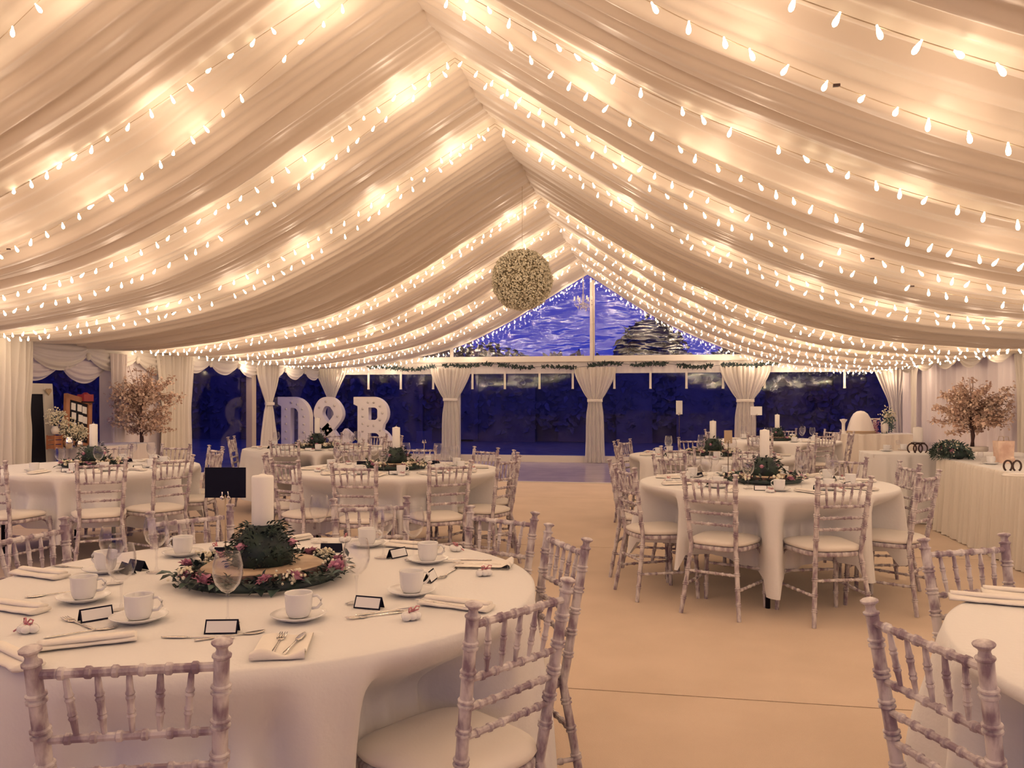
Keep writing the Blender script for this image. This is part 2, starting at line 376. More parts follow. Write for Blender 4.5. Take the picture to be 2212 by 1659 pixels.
drape('curtain', (XL+.07, 10.35), Y_, (1,0,0), 2.0, .02, [(0,.12),(1.0,.13),(2.0,.18)], 'slim pinkish curtain edge on the left wall left of the blossom tree', n=5, amp=.03, mt='pinkdrape')
drape('curtain', (XR-.05, 16.2), Y_, (-1,0,0), 2.1, .02, [(0,.14),(1.6,.13),(1.9,.2),(2.1,.36)], 'narrow gathered ivory curtain column on the right wall by the far corner', n=6, amp=.03)
drape('curtain', (XR-.05, 11.3), Y_, (-1,0,0), 2.1, .02, [(0,.35),(1.2,.35),(1.6,.40),(2.1,.55)], 'bright ivory curtain on the right wall right of the right blossom tree', n=8, amp=.04)

# swags along the left wall
def swag_run(label, X, ya, yb, n, ztop, depth, band, mt, out=.12, grp=None):
    root = empty('swag_valance', (X, ya, 0)); tag(root, label, 'valance', grp)
    w = (yb-ya)/n
    for i in range(n):
        jj = rnd.uniform(.9, 1.1)
        def fn(u, v, i=i, jj=jj):
            q = math.sin(PI*u); z = ztop-v*(band+depth*jj*q**.8)
            o_ = out*.4+.05*q*math.sin(v*PI)+.022*math.sin(v*PI*9+q*3)*q**.5*(.4+.6*v)
            return (o_, w*(i+u), z)
        MB().grid(fn, 26, 30).build('swag', M[mt], root)
        MB().lathe([(.03, 0), (.035, -.05), (.02, -.09), (.0, -.10)], (.09, w*i, ztop-band*.8), 10).build('swag_knot', M[mt], root)
    return root
swag_run('ivory swagged valance along the left wall above the framed boards', XL, 7.7, 11.9, 4, 2.12, .22, .17, 'drape', .2)
swag_run('lower pinkish swag layer across the left wall window', XL-.02, 8.5, 10.3, 2, 1.93, .22, .12, 'pinkdrape', .02)
swag_run('ivory swagged valance along the left wall between blossom tree and far corner', XL, 11.9, 17.5, 6, 2.12, .20, .14, 'drape', .2)
swag_run('faint ivory swagged valance high on the right wall by the blossom tree', XR-.18, 10.5, 16.9, 6, 2.14, .18, .12, 'drape', -.05)

# ------------------------------------------------------------ outside
gd = tag(MB().box((0, 30, -.25), (160, 160, .3)).build('ground', M['grass'], smooth=False), 'dark lawn outside the tent', kind='structure')
def bush(cx, cy, w, d, h, n, seed, label, name='tree', cat='tree', group=None):
    rg = random.Random(seed); root = empty(name, (cx, cy, -.1)); tag(root, label, cat, group)
    MB().turned((0,0,0), (0,0,h*.6), [(0,.2),(1,.1)], 8).build('trunk', M['treeleaf'], root)
    core = MB(); lv = MB()
    for _ in range(16):
        a = rg.uniform(0, 2*PI); q = rg.uniform(0, .7); z = rg.uniform(.12, .86)
        core.blob((w/2*q*math.cos(a), d/2*q*math.sin(a), h*z), (h*.15)*rg.uniform(.8, 1.3), 8, 6, 1, .15, rg)
    for _ in range(n):
        a = rg.uniform(0, 2*PI); b = math.acos(rg.uniform(-.9, 1)); q = rg.uniform(.5, 1.05)
        p = (w/2*q*math.sin(b)*math.cos(a), d/2*q*math.sin(b)*math.sin(a), h*.52+h*.5*q*math.cos(b))
        lv.leaf(p, (rg.uniform(-1,1), rg.uniform(-1,1), rg.uniform(-1,1)), (0,0,1), .34*rg.uniform(.6,1.3), .22)
    core.build('crown', M['treeleaf'], root); tag(lv.build('foliage', M['treeleaf'], root), kind='stuff')
bush(-.5, 33, 3.2, 2.6, 4.5, 3500, 11, 'dark tree crown outside just right of the gable post')
bush(3.9, 34, 4.6, 3, 4.0, 3000, 12, 'lower dark tree outside beyond the right half of the gable')
bush(-9.0, 33, 8.5, 3, 3.9, 3500, 13, 'wide dark bush outside beyond the left half of the gable')
hb = MB(); hl = MB(); rg = random.Random(5)
for x in range(-40, 40):
    hb.box((x, 29+rg.uniform(-.3,.3), 1.25), (1.2, 1.6, 2.7+rg.uniform(-.15,.2)))
for _ in range(5000): hl.leaf((rg.uniform(-22, 22), 28.1+rg.uniform(-.2,.1), rg.uniform(.3, 2.85)), (rg.uniform(-1,1), -.3, rg.uniform(-.5,1)), (0,-1,0), .3, .16)
h = hb.build('hedge', M['hedge'], smooth=False); tag(h, 'long dark hedge outside the end wall', 'hedge'); tag(hl.build('foliage', M['hedge'], h), kind='stuff')
hb = MB()
for y in range(-8, 30): hb.box((-21+rg.uniform(-.3,.3), y, 1.6), (1.6, 1.2, 3.4+rg.uniform(-.3,.3)))
hl = MB()
for _ in range(3500): hl.leaf((-20.1+rg.uniform(-.2,.2), rg.uniform(-8, 29), rg.uniform(.3, 3.4)), (.3, rg.uniform(-1,1), rg.uniform(-.5,1)), (1,0,0), .3, .16)
h = hb.build('hedge', M['hedge'], smooth=False); tag(h, 'long dark hedge outside the left wall', 'hedge'); tag(hl.build('foliage', M['hedge'], h), kind='stuff')

# ------------------------------------------------------------ fairy lights
bulb_me = MB().lathe([(.0035, .004), (.0045, -.006), (.007, -.014), (.0105, -.028), (.0095, -.040), (.004, -.047)], n=8).mesh('fairy_bulb', M['bulb'])
lamp = bpy.data.lights.new('fairy lamp', 'POINT'); lamp.energy = BULB_W; lamp.color = BULB_COL; lamp.shadow_soft_size = .05; lamp.cycles.use_multiple_importance_sampling = False
ORD = ['nearest', 'second', 'third', 'fourth', 'fifth', 'sixth', 'seventh', 'eighth', 'ninth']
RUNS = [(-1.5,.2),(.05,.2),(1.58,.25),(3.10, .30), (4.65, .40), (6.18, .25), (7.72, .16), (10.70, .10), (12.30, .12), (13.90, .12), (15.65, .12), (17.35, .05)]
for ri, (D, off) in enumerate(RUNS):
    for sgn in (-1, 1):
        for st in (0, 1):
            rg = random.Random(100+ri*10+sgn*3+st)
            o1 = off*(1 if st else -.55)*rg.uniform(.7, 1.1); o2 = off*(.4 if st else -.5)
            def pos(s, D=D, o1=o1, o2=o2, sgn=sgn, st=st, rg=rg):
                t = s/6.15; y = D+o1*math.sin(PI*min(1, t*1.1))**.8*1.0+o2*t*.5
                if D > 17: y = D-.05*st
                z = ceil_z(sgn, s, y)
                lowest = interp(LCURVE if sgn < 0 else RCURVE, s)-.085*sag(y)*(1-.35*s/6.2)
                return Vector((RX+sgn*s, y, lowest-.050-(.03 if st else .0)))
            root = empty('string_lights', (RX, D, 3.8))
            tag(root, 'fairy light string, %s roof slope, %s run from camera, %s strand' % ('left' if sgn < 0 else 'right', (['third behind', 'second behind', 'first behind'][ri] if ri < 3 else ORD[ri-3]), 'far' if st else 'near'),
                'string lights', 'fairy light strings under the roof lining')
            O = Vector(root.location)
            n = 52; pts = [pos(6.1*i/n) for i in range(n+1)]
            MB().tube([p-O for p in pts], .0022, 4).build('cable', M['wire'], root)
            s = .05+rg.uniform(0, .08); k = 0; joined = MB(); small = D > 9 or D < 2
            while s < 6.1:
                p = pos(s)
                e = (rg.uniform(-.7, .7), rg.uniform(-.7, .7), rg.uniform(0, 6))
                if rg.random() < .06: s += .12; continue
                if small:
                    Mx = Matrix.Rotation(e[0], 3, 'X') @ Matrix.Rotation(e[1], 3, 'Y')
                    joined.lathe([(.0045, .004), (.008, -.014), (.0125, -.030), (.010, -.042), (.003, -.048)], p-O, 6, Mx)
                else:
                    b = inst('bulb', bulb_me, root); b.location = p-O; b.rotation_euler = (e[0], e[1], 0)
                if k % 6 == 2:
                    l = bpy.data.objects.new('bulb_light', lamp); COL.objects.link(l); l.parent = root
                    l.location = p-O+Vector((.0, .03*rg.choice((-1, 1)), -.17))
                s += rg.uniform(.095, .15); k += 1
            if small: tag(joined.build('bulbs', M['bulb'], root), kind='stuff')
            if rg.random() < .5 and not small:
                p = pos(rg.uniform(1.5, 4.5))-O
                MB().box(p, (.026, .012, .010)).build('cable_joint', M['iron'], root, smooth=False)

# ------------------------------------------------------------ chiavari chair (local: back posts at y = 0, sitting towards +y)
def ringed(L, r, rings, ends=()):
    pr = [(0, r*.92)]
    for z in rings:
        t = z/L; e = .0045/L
        pr += [(t-2.4*e, r), (t-1.8*e, r*1.30), (t-.9*e, r*1.30), (t-.35*e, r*.98), (t+.35*e, r*.98), (t+.9*e, r*1.30), (t+1.8*e, r*1.30), (t+2.4*e, r)]
    pr.append((1, r)); return pr
def make_chair():
    root = empty('chiavari_chair')
    for sx in (-1, 1):
        foot = Vector((sx*.190, -.045, 0)); seat = Vector((sx*.146, .02, .42)); top = Vector((sx*.168, -.05, .868))
        mb = MB()
        mb.turned(foot, seat, ringed(.425, .0145, (.10, .19, .28, .37)), 12)
        mb.turned(seat, top, ringed(.454, .0150, (.10, .175, .245, .315, .385)), 12)
        q = (top-seat).to_track_quat('Z', 'Y').to_matrix()
        mb.lathe([(.015, 0), (.0185, .003), (.0185, .007), (.013, .010), (.0105, .018), (.0125, .024), (.0200, .030), (.0205, .034), (.014, .038), (.0, .040)], top-Vector((0,0,.006)), 12, q)
        inst('back_post', autosmooth(mb.mesh('back_post', M['lime'])), root)
        f2 = Vector((sx*.205, .40, 0)); s2 = Vector((sx*.190, .385, .425))
        inst('leg', autosmooth(MB().turned(f2, s2, ringed(.425, .0145, (.10, .20, .30, .38)), 12).mesh('leg', M['lime'])), root)
    def bp(z, sx):          # point on a back post at height z
        t = (z-.42)/.448; return Vector((sx*(.146+.022*t), .02-.07*t, z))
    rail_pr = [(0, .0085)]
    for k in range(1, 7):
        t = k/7; rail_pr += [(t-.022, .0085), (t-.012, .0115), (t+.012, .0115), (t+.022, .0085)]
    rail_pr.append((1, .0085))
    for z in (.845, .715, .645, .575):
        inst('rail', autosmooth(MB().turned(bp(z, -1), bp(z, 1), [(a, b*(1.1 if z > .8 else 1)) for a, b in rail_pr], 8).mesh('rail', M['lime'])), root)
    for k in range(5):
        x = -.108+.054*k
        a = Vector((x*.92, bp(.715, 1).y, .718)); b = Vector((x*1.04, bp(.845, 1).y, .842))
        pr = [(0, .0048), (.10, .0055), (.26, .0068), (.30, .0092), (.34, .0070), (.37, .0092), (.41, .0072), (.55, .0072), (.60, .0095), (.635, .0070), (.67, .0095), (.71, .0072), (.88, .0062), (1, .0050)]
        inst('spindle', autosmooth(MB().turned(a, b, pr, 8).mesh('spindle', M['lime'])), root)
    # seat frame, pad
    def outline(k, n, g):
        a = 2*PI*k/n; c, s_ = math.cos(a), math.sin(a); e = .55
        x = (abs(c)**e)*(1 if c > 0 else -1); y = (abs(s_)**e)*(1 if s_ > 0 else -1)
        return Vector(((.184+g)*x*(1+.10*y), .20+(.195+g)*y, 0))
    n = 32; rings = []
    for g, z in ((-.03, .408), (.004, .408), (.008, .414), (.008, .430), (.002, .436), (-.03, .436)):
        rings.append([outline(k, n, g)+Vector((0,0,z)) for k in range(n)])
    MB().ring_sweep(rings).build('seat_frame', M['lime'], root)
    rings = []
    for g, z in ((-.012, .437), (.006, .441), (.012, .452), (.008, .464), (-.02, .476), (-.07, .482), (-.13, .484), (-.18, .4845)):
        rings.append([outline(k, n, g)+Vector((0,0,z)) for k in range(n)])
    MB().ring_sweep(rings).build('seat_pad', M['pad'], root)
    def st(a, b): inst('stretcher', autosmooth(MB().turned(a, b, rail_pr, 8).mesh('stretcher', M['lime'])), root)
    st((-.203, .397, .25), (.203, .397, .25))
    for sx in (-1, 1):
        st((sx*.171, -.018, .18), (sx*.201, .394, .18)); 
    st((-.162, -.005, .27), (.162, -.005, .27))
    for sx in (-1, 1):
        MB().tube([(sx*.19, .385, .33), (sx*.16, .38, .385), (sx*.11, .378, .408)], .007, 6).build('corner_brace', M['lime'], root)
    return root
chair0 = make_chair(); used = [False]
NCH = [0]
def place_chair(x, y, face, label, group):
    o = chair0 if not used[0] else copy_tree(chair0)
    used[0] = True
    o.location = (x, y, 0); o.rotation_euler = (0, 0, face-PI/2)     # +y of the chair points along angle face
    tag(o, label, 'chair', group)

# ------------------------------------------------------------ tables
def guest_table(c, legs, tname, chairs, hem=.22, rad=.9, group='round guest tables', seed=1, lift=()):
    """chairs: list of (angle deg, rho of the back feet)"""
    rg = random.Random(seed); cx, cy = c
    t = empty('round_table', (cx, cy, 0)); tag(t, 'round folding table hidden under the white cloth, '+tname, 'table', group)
    MB().lathe([(.02, .722), (rad-.02, .722), (rad-.005, .727), (rad-.005, .738), (rad-.02, .742), (0, .742)], n=48).build('tabletop', M['log'], t)
    for a in legs:
        lr = .56 if seed == 2 else .70; p = Vector((math.cos(R(a))*lr, math.sin(R(a))*lr, 0))
        MB().tube([p+Vector((0,0,.72)), p, ], .016, 8).build('leg', M['ink'], t)
    for a in (legs[0], legs[0]+90):
        u_ = Vector((math.cos(R(a)), math.sin(R(a)), 0)); MB().tube([u_*lr+Vector((0,0,.55)), -u_*lr+Vector((0,0,.55))], .009, 6).build('cross_bar', M['ink'], t)
    ca = [(R(a), rho) for a, rho in chairs]; ph = [rg.uniform(0, 6.28) for _ in range(4)]
    rings = []; NA = 300
    ztop = .750
    for rr in (0.02, .25, .5, .7, rad-.05, rad-.01):
        rings.append([Vector((rr*math.cos(2*PI*k/NA), rr*math.sin(2*PI*k/NA), ztop)) for k in range(NA)])
    NT = 26
    for i in range(NT+1):
        tt = i/NT; ring = []
        for k in range(NA):
            th = 2*PI*k/NA
            push = 0
            for a, rho in ca:
                d = abs((th-a+PI) % (2*PI)-PI)
                depth = max(0, (rad+.03)-(rho-.455))
                push = max(push, depth*(1-sstep(.22, .33, d)))
            hz = hem+.05*math.sin(2*th+ph[0])+.03*math.sin(5*th+ph[1])+ (.10 if push > .05 else 0)
            z = ztop-.004-(ztop-hz)*tt
            r_ = rad+.012*min(1, tt*12)+.045*tt
            r_ += (1.5 if seed < 4 else 1)*(.026*math.sin(9*th+ph[2])+.020*math.sin(17*th+ph[3]+tt)+.012*math.sin(31*th+ph[0]-.8*tt))*sstep(0, .7, tt)
            r_ -= push*sstep(.01, .46, tt)
            ring.append(Vector((r_*math.cos(th), r_*math.sin(th), z)))
        rings.append(ring)
    cl = MB().ring_sweep(rings, caps=False).build('tablecloth', M['cloth'])
    cl.location = (cx, cy, 0); tag(cl, 'white floor-skimming tablecloth on '+tname, 'tablecloth', 'round white tablecloths')
    return t

TOP = .7515
# small things, master meshes
def cup_meshes():
    body = MB().lathe([(.0, .008), (.024, .008), (.026, .002), (.028, .004), (.033, .014), (.036, .03), (.0375, .060), (.0385, .066), (.0375, .068), (.0355, .064), (.034, .03), (.028, .014), (0, .011)], n=28, caps=False)
    hd = MB().tube([(.036, 0, .056), (.050, 0, .058), (.060, 0, .048), (.060, 0, .034), (.050, 0, .024), (.035, 0, .022)], [.004,.0042,.0045,.0045,.004,.0038], 8)
    sa = MB().lathe([(0, .0), (.038, .0), (.042, .003), (.060, .009), (.074, .016), (.0755, .018), (.074, .019), (.058, .0125), (.040, .008), (.030, .007), (0, .007)], n=32, caps=False)
    return body.mesh('cup_body', M['china']), hd.mesh('cup_handle', M['china']), sa.mesh('saucer', M['china'])
cupb, cuph, cups = cup_meshes()
def cup(x, y, z, ang, label, group):
    r_ = empty('coffee_cup', (x, y, z+.007), ang); tag(r_, label.replace('@', 'white coffee cup'), 'cup', group)
    inst('cup_body', cupb, r_); inst('handle', cuph, r_)
    s = inst('saucer', cups, None, (x, y, z)); tag(s, label.replace('@', 'round saucer under the cup'), 'saucer', group.replace('cups', 'saucers'))
gl_bowl = MB().lathe([(.004, .085), (.018, .093), (.034, .112), (.042, .138), (.0415, .165), (.035, .195), (.0335, .200), (.0325, .200), (.034, .19), (.0395, .165), (.040, .139), (.032, .114), (.016, .095), (0, .090)], n=28, caps=False).mesh('bowl', M['glass'])
gl_stem = MB().lathe([(0, 0), (.033, 0), (.034, .002), (.02, .004), (.006, .009), (.0038, .02), (.0036, .07), (.006, .086), (.0, .088)], n=20, caps=False).mesh('stem_and_foot', M['glass'])
def wineglass(x, y, z, label, group, sc_=1.0):
    r_ = empty('wine_glass', (x, y, z)); tag(r_, label, 'glass', group); r_.scale = (sc_,)*3
    inst('bowl', gl_bowl, r_); inst('stem', gl_stem, r_)
def card_me():
    mb = MB(); w, h, d = .042, .034, .016
    fm = []
    mb.add([(-w,-d,0),(w,-d,0),(w,0,h),(-w,0,h)], [(0,1,2,3)]); 
    mb.add([(-w,d,0),(w,d,0),(w,0,h),(-w,0,h)], [(1,0,3,2)])
    mb.add([(-w,-d+.0012,0),(w,-d+.0012,0),(w,0,h-.0014),(-w,0,h-.0014),(-w,d-.0012,0),(w,d-.0012,0)], [(3,2,1,0),(2,3,4,5)])
    a = mb.mesh('card_body', M['black'], smooth=False)
    nrm = Vector((0,-h,d)).normalized()
    p = MB(); f = lambda x, t: (x, -d+d*t-.0006*1, h*t+.0004)
    p.add([f(-w+.004,.10), f(w-.004,.10), f(w-.004,.88), f(-w+.004,.88)], [(0,1,2,3)])
    b = p.mesh('white_panel', M['card'], smooth=False)
    return a, b
cardA, cardB = card_me()
def place_card(x, y, z, ang, label, group):
    r_ = empty('place_card', (x, y, z), ang); tag(r_, label, 'place card', group)
    inst('card_body', cardA, r_); inst('white_panel', cardB, r_)
def favor(x, y, z, label, group, ang=0):
    r_ = empty('wedding_favour', (x, y, z), ang); tag(r_, label, 'favour', group)
    inst('packet', fav_a, r_); inst('ribbon_bow', fav_b, r_)
fa = MB(); 
for i, (x, y) in enumerate([(-.016,0), (.004,.010), (.010,-.010), (-.004,-.012), (.020,.004), (-.010,.012)]): fa.blob((x, y, .011), .014, 10, 6, .8)
fav_a = fa.mesh('packet', M['china'])
fb = MB()
for s_ in (-1, 1):
    fb.tube([(-.006, 0, .022), (-.006+s_*.010, .004, .034), (-.006+s_*.020, .006, .032), (-.006+s_*.018, .004, .024), (-.006, 0, .022)], .0022, 5)
    fb.tube([(-.006, 0, .022), (-.012+s_*.008, -.012, .012), (-.014+s_*.012, -.022, .004)], .0022, 5)
fb.tube([(-.006+.017*math.cos(a), .016*math.sin(a)*0+.0, .012+.013*math.sin(a)) for a in [2*PI*k/12 for k in range(13)]], .002, 5)
fav_b = fb.mesh('ribbon_bow', M['pink'])
# folded napkin: flat sheet with a rolled front end, and a long rolled one
def napkin_flat_me():
    mb = MB(); L, w = .19, .125
    prof = [(-.098, .010), (-.100, .004), (-.094, .0005), (0, .0005), (.09, .0005), (.094, .003), (.090, .0065), (0, .0065), (-.075, .0070), (-.088, .014), (-.098, .018), (-.106, .013), (-.107, .004), (-.100, -.0)]
    mb.grid(lambda u, v: (w*(v-.5), prof[int(round(u*(len(prof)-1)))][0], max(0.0003, prof[int(round(u*(len(prof)-1)))][1]*(1+.5*math.sin(v*7))+.0006)), len(prof)-1, 14)
    return mb.mesh('napkin', M['napkin'])
def napkin_roll_me():
    rings = []
    for i in range(15):
        t = i/14; y = -.11+.22*t; w = .030+.012*abs(t-.5); h = .016-.004*math.sin(PI*t)
        rings.append([Vector((w*math.cos(2*PI*k/14)*(1+.06*math.sin(3*t*6+k)), y, max(.0006, h*.55+h*.55*math.sin(2*PI*k/14)))) for k in range(14)])
    mb = MB().ring_sweep(rings)
    rings = []
    for i in range(15):
        t = i/14; y = -.105+.21*t
        rings.append([Vector((.012+.017*math.cos(2*PI*k/10), y, .018+.007*math.sin(2*PI*k/10))) for k in range(10)])
    mb.ring_sweep(rings); return mb.mesh('napkin', M['napkin'])
nap_f, nap_r = napkin_flat_me(), napkin_roll_me()
def napkin(x, y, z, ang, label, group, roll=True):
    o = inst('napkin', nap_r if roll else nap_f, None, (x, y, z), ang); tag(o, label, 'napkin', group); return o
def cutlery_me(kind):
    mb = MB(); z = .0022
    mb.ring_sweep([[Vector((w*math.cos(2*PI*k/8), y, z+.0014*math.sin(2*PI*k/8))) for k in range(8)] for y, w in ((-.09,.002),(-.088,.0055),(-.06,.0048),(-.02,.0028),(.015,.0026),(.03,.004))])
    if kind == 'knife':
        mb.ring_sweep([[Vector((.001+w*math.cos(2*PI*k/8), y, z+.0009*math.sin(2*PI*k/8))) for k in range(8)] for y, w in ((.028,.004),(.04,.0085),(.075,.0085),(.092,.005),(.098,.001))])
    elif kind == 'fork':
        mb.ring_sweep([[Vector((w*math.cos(2*PI*k/8), y, z+h+.001*math.sin(2*PI*k/8))) for k in range(8)] for y, w, h in ((.028,.004,0),(.042,.010,-.0005),(.052,.0115,.0005))])
        for x in (-.0088, -.003, .003, .0088):
            mb.tube([(x, .05, z+.0005), (x, .07, z+.001), (x, .09, z+.003)], [.0018, .0017, .0009], 6)
    else:
        mb.ring_sweep([[Vector((w*math.cos(2*PI*k/12), y, z+h+.0012*math.sin(2*PI*k/12))) for k in range(12)] for y, w, h in ((.028,.0035,0),(.038,.010,-.0005),(.055,.015,-.0008),(.072,.013,0),(.082,.006,.0015),(.084,.001,.002))])
    return mb.mesh(kind, M['steel'])
cut = {k: cutlery_me(k) for k in ('knife', 'fork', 'spoon')}
def cutl(kind, x, y, z, ang, label, group=None):
    o = inst(kind, cut[kind], None, (x, y, z), ang); tag(o, label, kind, group); return o

# centrepiece: ring of foliage, sawn log slice, mound with tall candle
def candle(x, y, z, h, r, label):
    t = empty('pillar_candle', (x, y, z)); tag(t, label, 'candle', 'white pillar candles')
    MB().lathe([(0, 0), (r*.97, 0), (r, .004), (r, h-.006), (r*.94, h), (r*.5, h+.001), (r*.2, h+.006), (0, h+.006)], n=28, caps=False).build('wax', M['wax'], t)
    MB().tube([(0,0,h+.003), (.001,0,h+.014), (.003,0,h+.019)], .0013, 5).build('wick', M['napkin'], t)
def wreath(x, y, z, rg, full, label, R0=.245):
    root = empty('flower_wreath', (x, y, z)); tag(root, label, 'wreath', 'flower wreaths round the centrepieces')
    core = MB(); core.tube([(R0*math.cos(2*PI*k/40), R0*math.sin(2*PI*k/40), .022) for k in range(41)], .016, 6)
    core.build('twig_ring', M['leafd'], root)
    fo = MB()
    for _ in range(520 if full else 150):
        a = rg.uniform(0, 2*PI); q = R0+rg.gauss(0, .020)
        p = (q*math.cos(a), q*math.sin(a), rg.uniform(.006, .050))
        out = Vector((math.cos(a)*rg.uniform(-.6, 1), math.sin(a)*rg.uniform(-.6, 1), rg.uniform(-.1, .9)))+Vector((rg.uniform(-.7,.7), rg.uniform(-.7,.7), 0))
        fo.leaf(p, out, (0,0,1), rg.uniform(.02, .042)*(1 if full else 1.6), rg.uniform(.010, .018)*(1 if full else 1.6))
    tag(fo.build('foliage', M['leafd'], root), kind='stuff')
    gp = MB()
    for c_ in range(6):
        a0 = c_*1.05+rg.uniform(-.3,.3)
        for _ in range(36 if full else 10):
            a = a0+rg.gauss(0, .07); q = R0+rg.gauss(.01, .018)
            gp.blob((q*math.cos(a), q*math.sin(a), rg.uniform(.035, .07)), rg.uniform(.004, .0075)*(1 if full else 1.8), 5, 3)
    tag(gp.build('gypsophila', M['gyp'], root), kind='stuff')
    if full:
        for k in range(26):
            a = 2*PI*k/26+rg.uniform(-.08,.08); q = R0+rg.uniform(-.01,.03)
            mb = MB().leaf((0,0,0), (math.cos(a)+rg.uniform(-.8,.8), math.sin(a)+rg.uniform(-.8,.8), rg.uniform(-.1,.5)), (0,0,1), rg.uniform(.045,.07), rg.uniform(.034,.05), .25)
            o = mb.build('leaf', M['leafg'] if k % 3 else M['leafd'], root); o.location = (q*math.cos(a), q*math.sin(a), rg.uniform(.015,.045))
    nr = 11 if full else 6
    for k in range(nr):
        a = 2*PI*k/nr+rg.uniform(-.2,.2); q = R0+rg.uniform(-.005,.02)
        mb = MB(); rr = rg.uniform(.015, .023)
        mb.blob((0,0,0), rr*.6, 8, 5)
        for lay, (rad_, n_) in enumerate(((.55,4),(.85,6),(1.1,7))):
            for j in range(n_):
                b_ = 2*PI*j/n_+lay*.5; u_ = Vector((math.cos(b_), math.sin(b_), 0))
                mb.leaf(u_*rr*rad_*.4-Vector((0,0,rr*.5)), u_*(.3+.35*lay)+Vector((0,0,1.15-.3*lay)), (0,0,1), rr*1.5, rr*1.3, .25)
        o = mb.build('rose', M['rose'], root); o.location = (q*math.cos(a), q*math.sin(a), .040+rg.uniform(0,.015)); o.rotation_euler = (rg.uniform(-.5,.5), rg.uniform(-.5,.5), 0)
def log_slice(x, y, z, label):
    rg = random.Random(int(x*100)); t = empty('log_slice', (x, y, z)); tag(t, label, 'log slice', 'log slices under the centrepieces')
    rr = [.205*(1+.03*math.sin(3*a+1)+.02*math.sin(7*a)) for a in [2*PI*k/48 for k in range(48)]]
    def ring(g, zz): return [Vector(((rr[k]+g)*math.cos(2*PI*k/48), (rr[k]+g)*math.sin(2*PI*k/48), zz)) for k in range(48)]
    MB().ring_sweep([ring(-.01, .0), ring(0, .006), ring(0, .044), ring(-.008, .05)]).build('bark_edge', M['bark'], t)
    MB().ring_sweep([ring(-.009, .049), ring(-.010, .052), ring(-.1, .0525)]).build('sawn_face', M['log'], t)
def mound(x, y, z, rg, full, label, h=.135, r=.115):
    t = empty('foliage_mound', (x, y, z)); tag(t, label, 'flowers', 'foliage mounds under the candles')
    MB().lathe([(0,0),(r*.86,0),(r*.80,h*.45),(r*.45,h*.93),(0,h*.95)], n=14).build('moss_base', M['leafd'], t)
    fo = MB(); gp = MB()
    for _ in range(700 if full else 170):
        a = rg.uniform(0, 2*PI); v = rg.random(); q = r*(1-.55*v**1.5)*rg.uniform(.8, 1.08)
        p = (q*math.cos(a), q*math.sin(a), h*v)
        d = (math.cos(a)+rg.uniform(-.6,.6), math.sin(a)+rg.uniform(-.6,.6), rg.uniform(-.3,1))
        if rg.random() < .72: fo.leaf(p, d, (0,0,1), rg.uniform(.014,.036)*(1 if full else 1.7), rg.uniform(.004,.012)*(1 if full else 1.7))
        elif v > .2: gp.blob(p, rg.uniform(.002,.0038)*(1 if full else 2), 5, 3)
    tag(fo.build('foliage', M['leafd'], t), kind='stuff'); tag(gp.build('small_blooms', M['leafg'], t), kind='stuff')
    for a in (2.9, .3, -1.9, 1.4):
        mb = MB(); mb.blob((0,0,0), .014, 8, 5)
        for j in range(7): mb.leaf((0,0,-.008), (math.cos(j*.9), math.sin(j*.9), .8), (0,0,1), .026, .022, .3)
        o = mb.build('rose', M['rose'], t); o.location = (r*.82*math.cos(a), r*.82*math.sin(a), h*.5)
def centrepiece(x, y, tname, full=False, ch=.165, cr=.034, seed=3):
    rg = random.Random(seed)
    wreath(x, y, TOP, rg, full, 'ring of pink roses and dark leaves on '+tname)
    log_slice(x, y, TOP, 'pale sawn log slice in the middle of '+tname)
    mound(x, y, TOP+.0535, rg, full, 'dark leafy mound on the log slice of '+tname)
    candle(x, y, TOP+.0535+.128, ch, cr, 'thick white unlit pillar candle at the centre of '+tname)
def number_stand(x, y, zc, ang, w, h, m, label, pole_m='iron', grp='table number stands'):
    t = empty('table_number_stand', (x, y, TOP), ang); tag(t, label, 'table number', grp)
    MB().lathe([(0,0),(.035,0),(.035,.004),(.006,.008),(0,.009)], n=16).build('base', M[pole_m], t)
    MB().tube([(0,0,.006), (0,0,zc-h/2-TOP+.01)], .0028, 6).build('pole', M['wire'] if pole_m == 'steel' else M[pole_m], t)
    c = MB().box((0, 0, zc-TOP), (w, .003, h)).build('card', M[m], t, smooth=False)
    zz = zc-h/2-TOP
    MB().blob((-.012,.0,zz), .010, 8, 6).blob((.012,.0,zz+.001), .008, 8, 6).tube([(-.012,0,zz),(-.010,-.004,zz+.022)], .003, 5).tube([(.012,0,zz),(.010,-.004,zz+.024)], .003, 5).build('clip', M['steel'], t)

# ---- the tables:  name, centre, legs, chairs [(angle, rho feet, description)]
TAB = []
TAB.append(dict(key='the nearest table', c=(-1.305, 2.504), legs=(-60,30,120,210), seed=2, ch=[
    (-74, 1.12, 'bottom left one with its back to the camera'), (-30, 1.06, 'lower right one with its cream seat showing'),
    (19, .98, 'right one turned side-on'), (53.4, 1.02, 'far right one'), (92, 1.08, 'far one behind the candle'),
    (133, 1.03, 'far left one behind the dark sign'), (171, 1.08, 'one at the left photo edge')]))
TAB.append(dict(key='the lower right table', c=(1.60, 2.12), legs=(20,110,200,290), seed=3, ch=[
    (197, 1.05, 'nearest one with its ladder back showing'), (121, 1.02, 'far left chair')]))
TAB.append(dict(key='the right centre table', c=(.722, 6.237), legs=(-95,-5,85,175), seed=4, ch=[
    (-114, 1.05, 'front left chair, back to the camera'), (-73, 1.08, 'front right chair, back to the camera'), (-152, 1.07, 'left side chair nearest the camera'),
    (168, 1.07, 'left side chair farther from the camera'), (128, 1.05, 'far left chair'), (88, 1.05, 'far middle chair'), (48, 1.05, 'far right chair'),
    (10, 1.0, 'right side chair farther from the camera'), (-33, 1.07, 'right side chair nearest the camera')]))
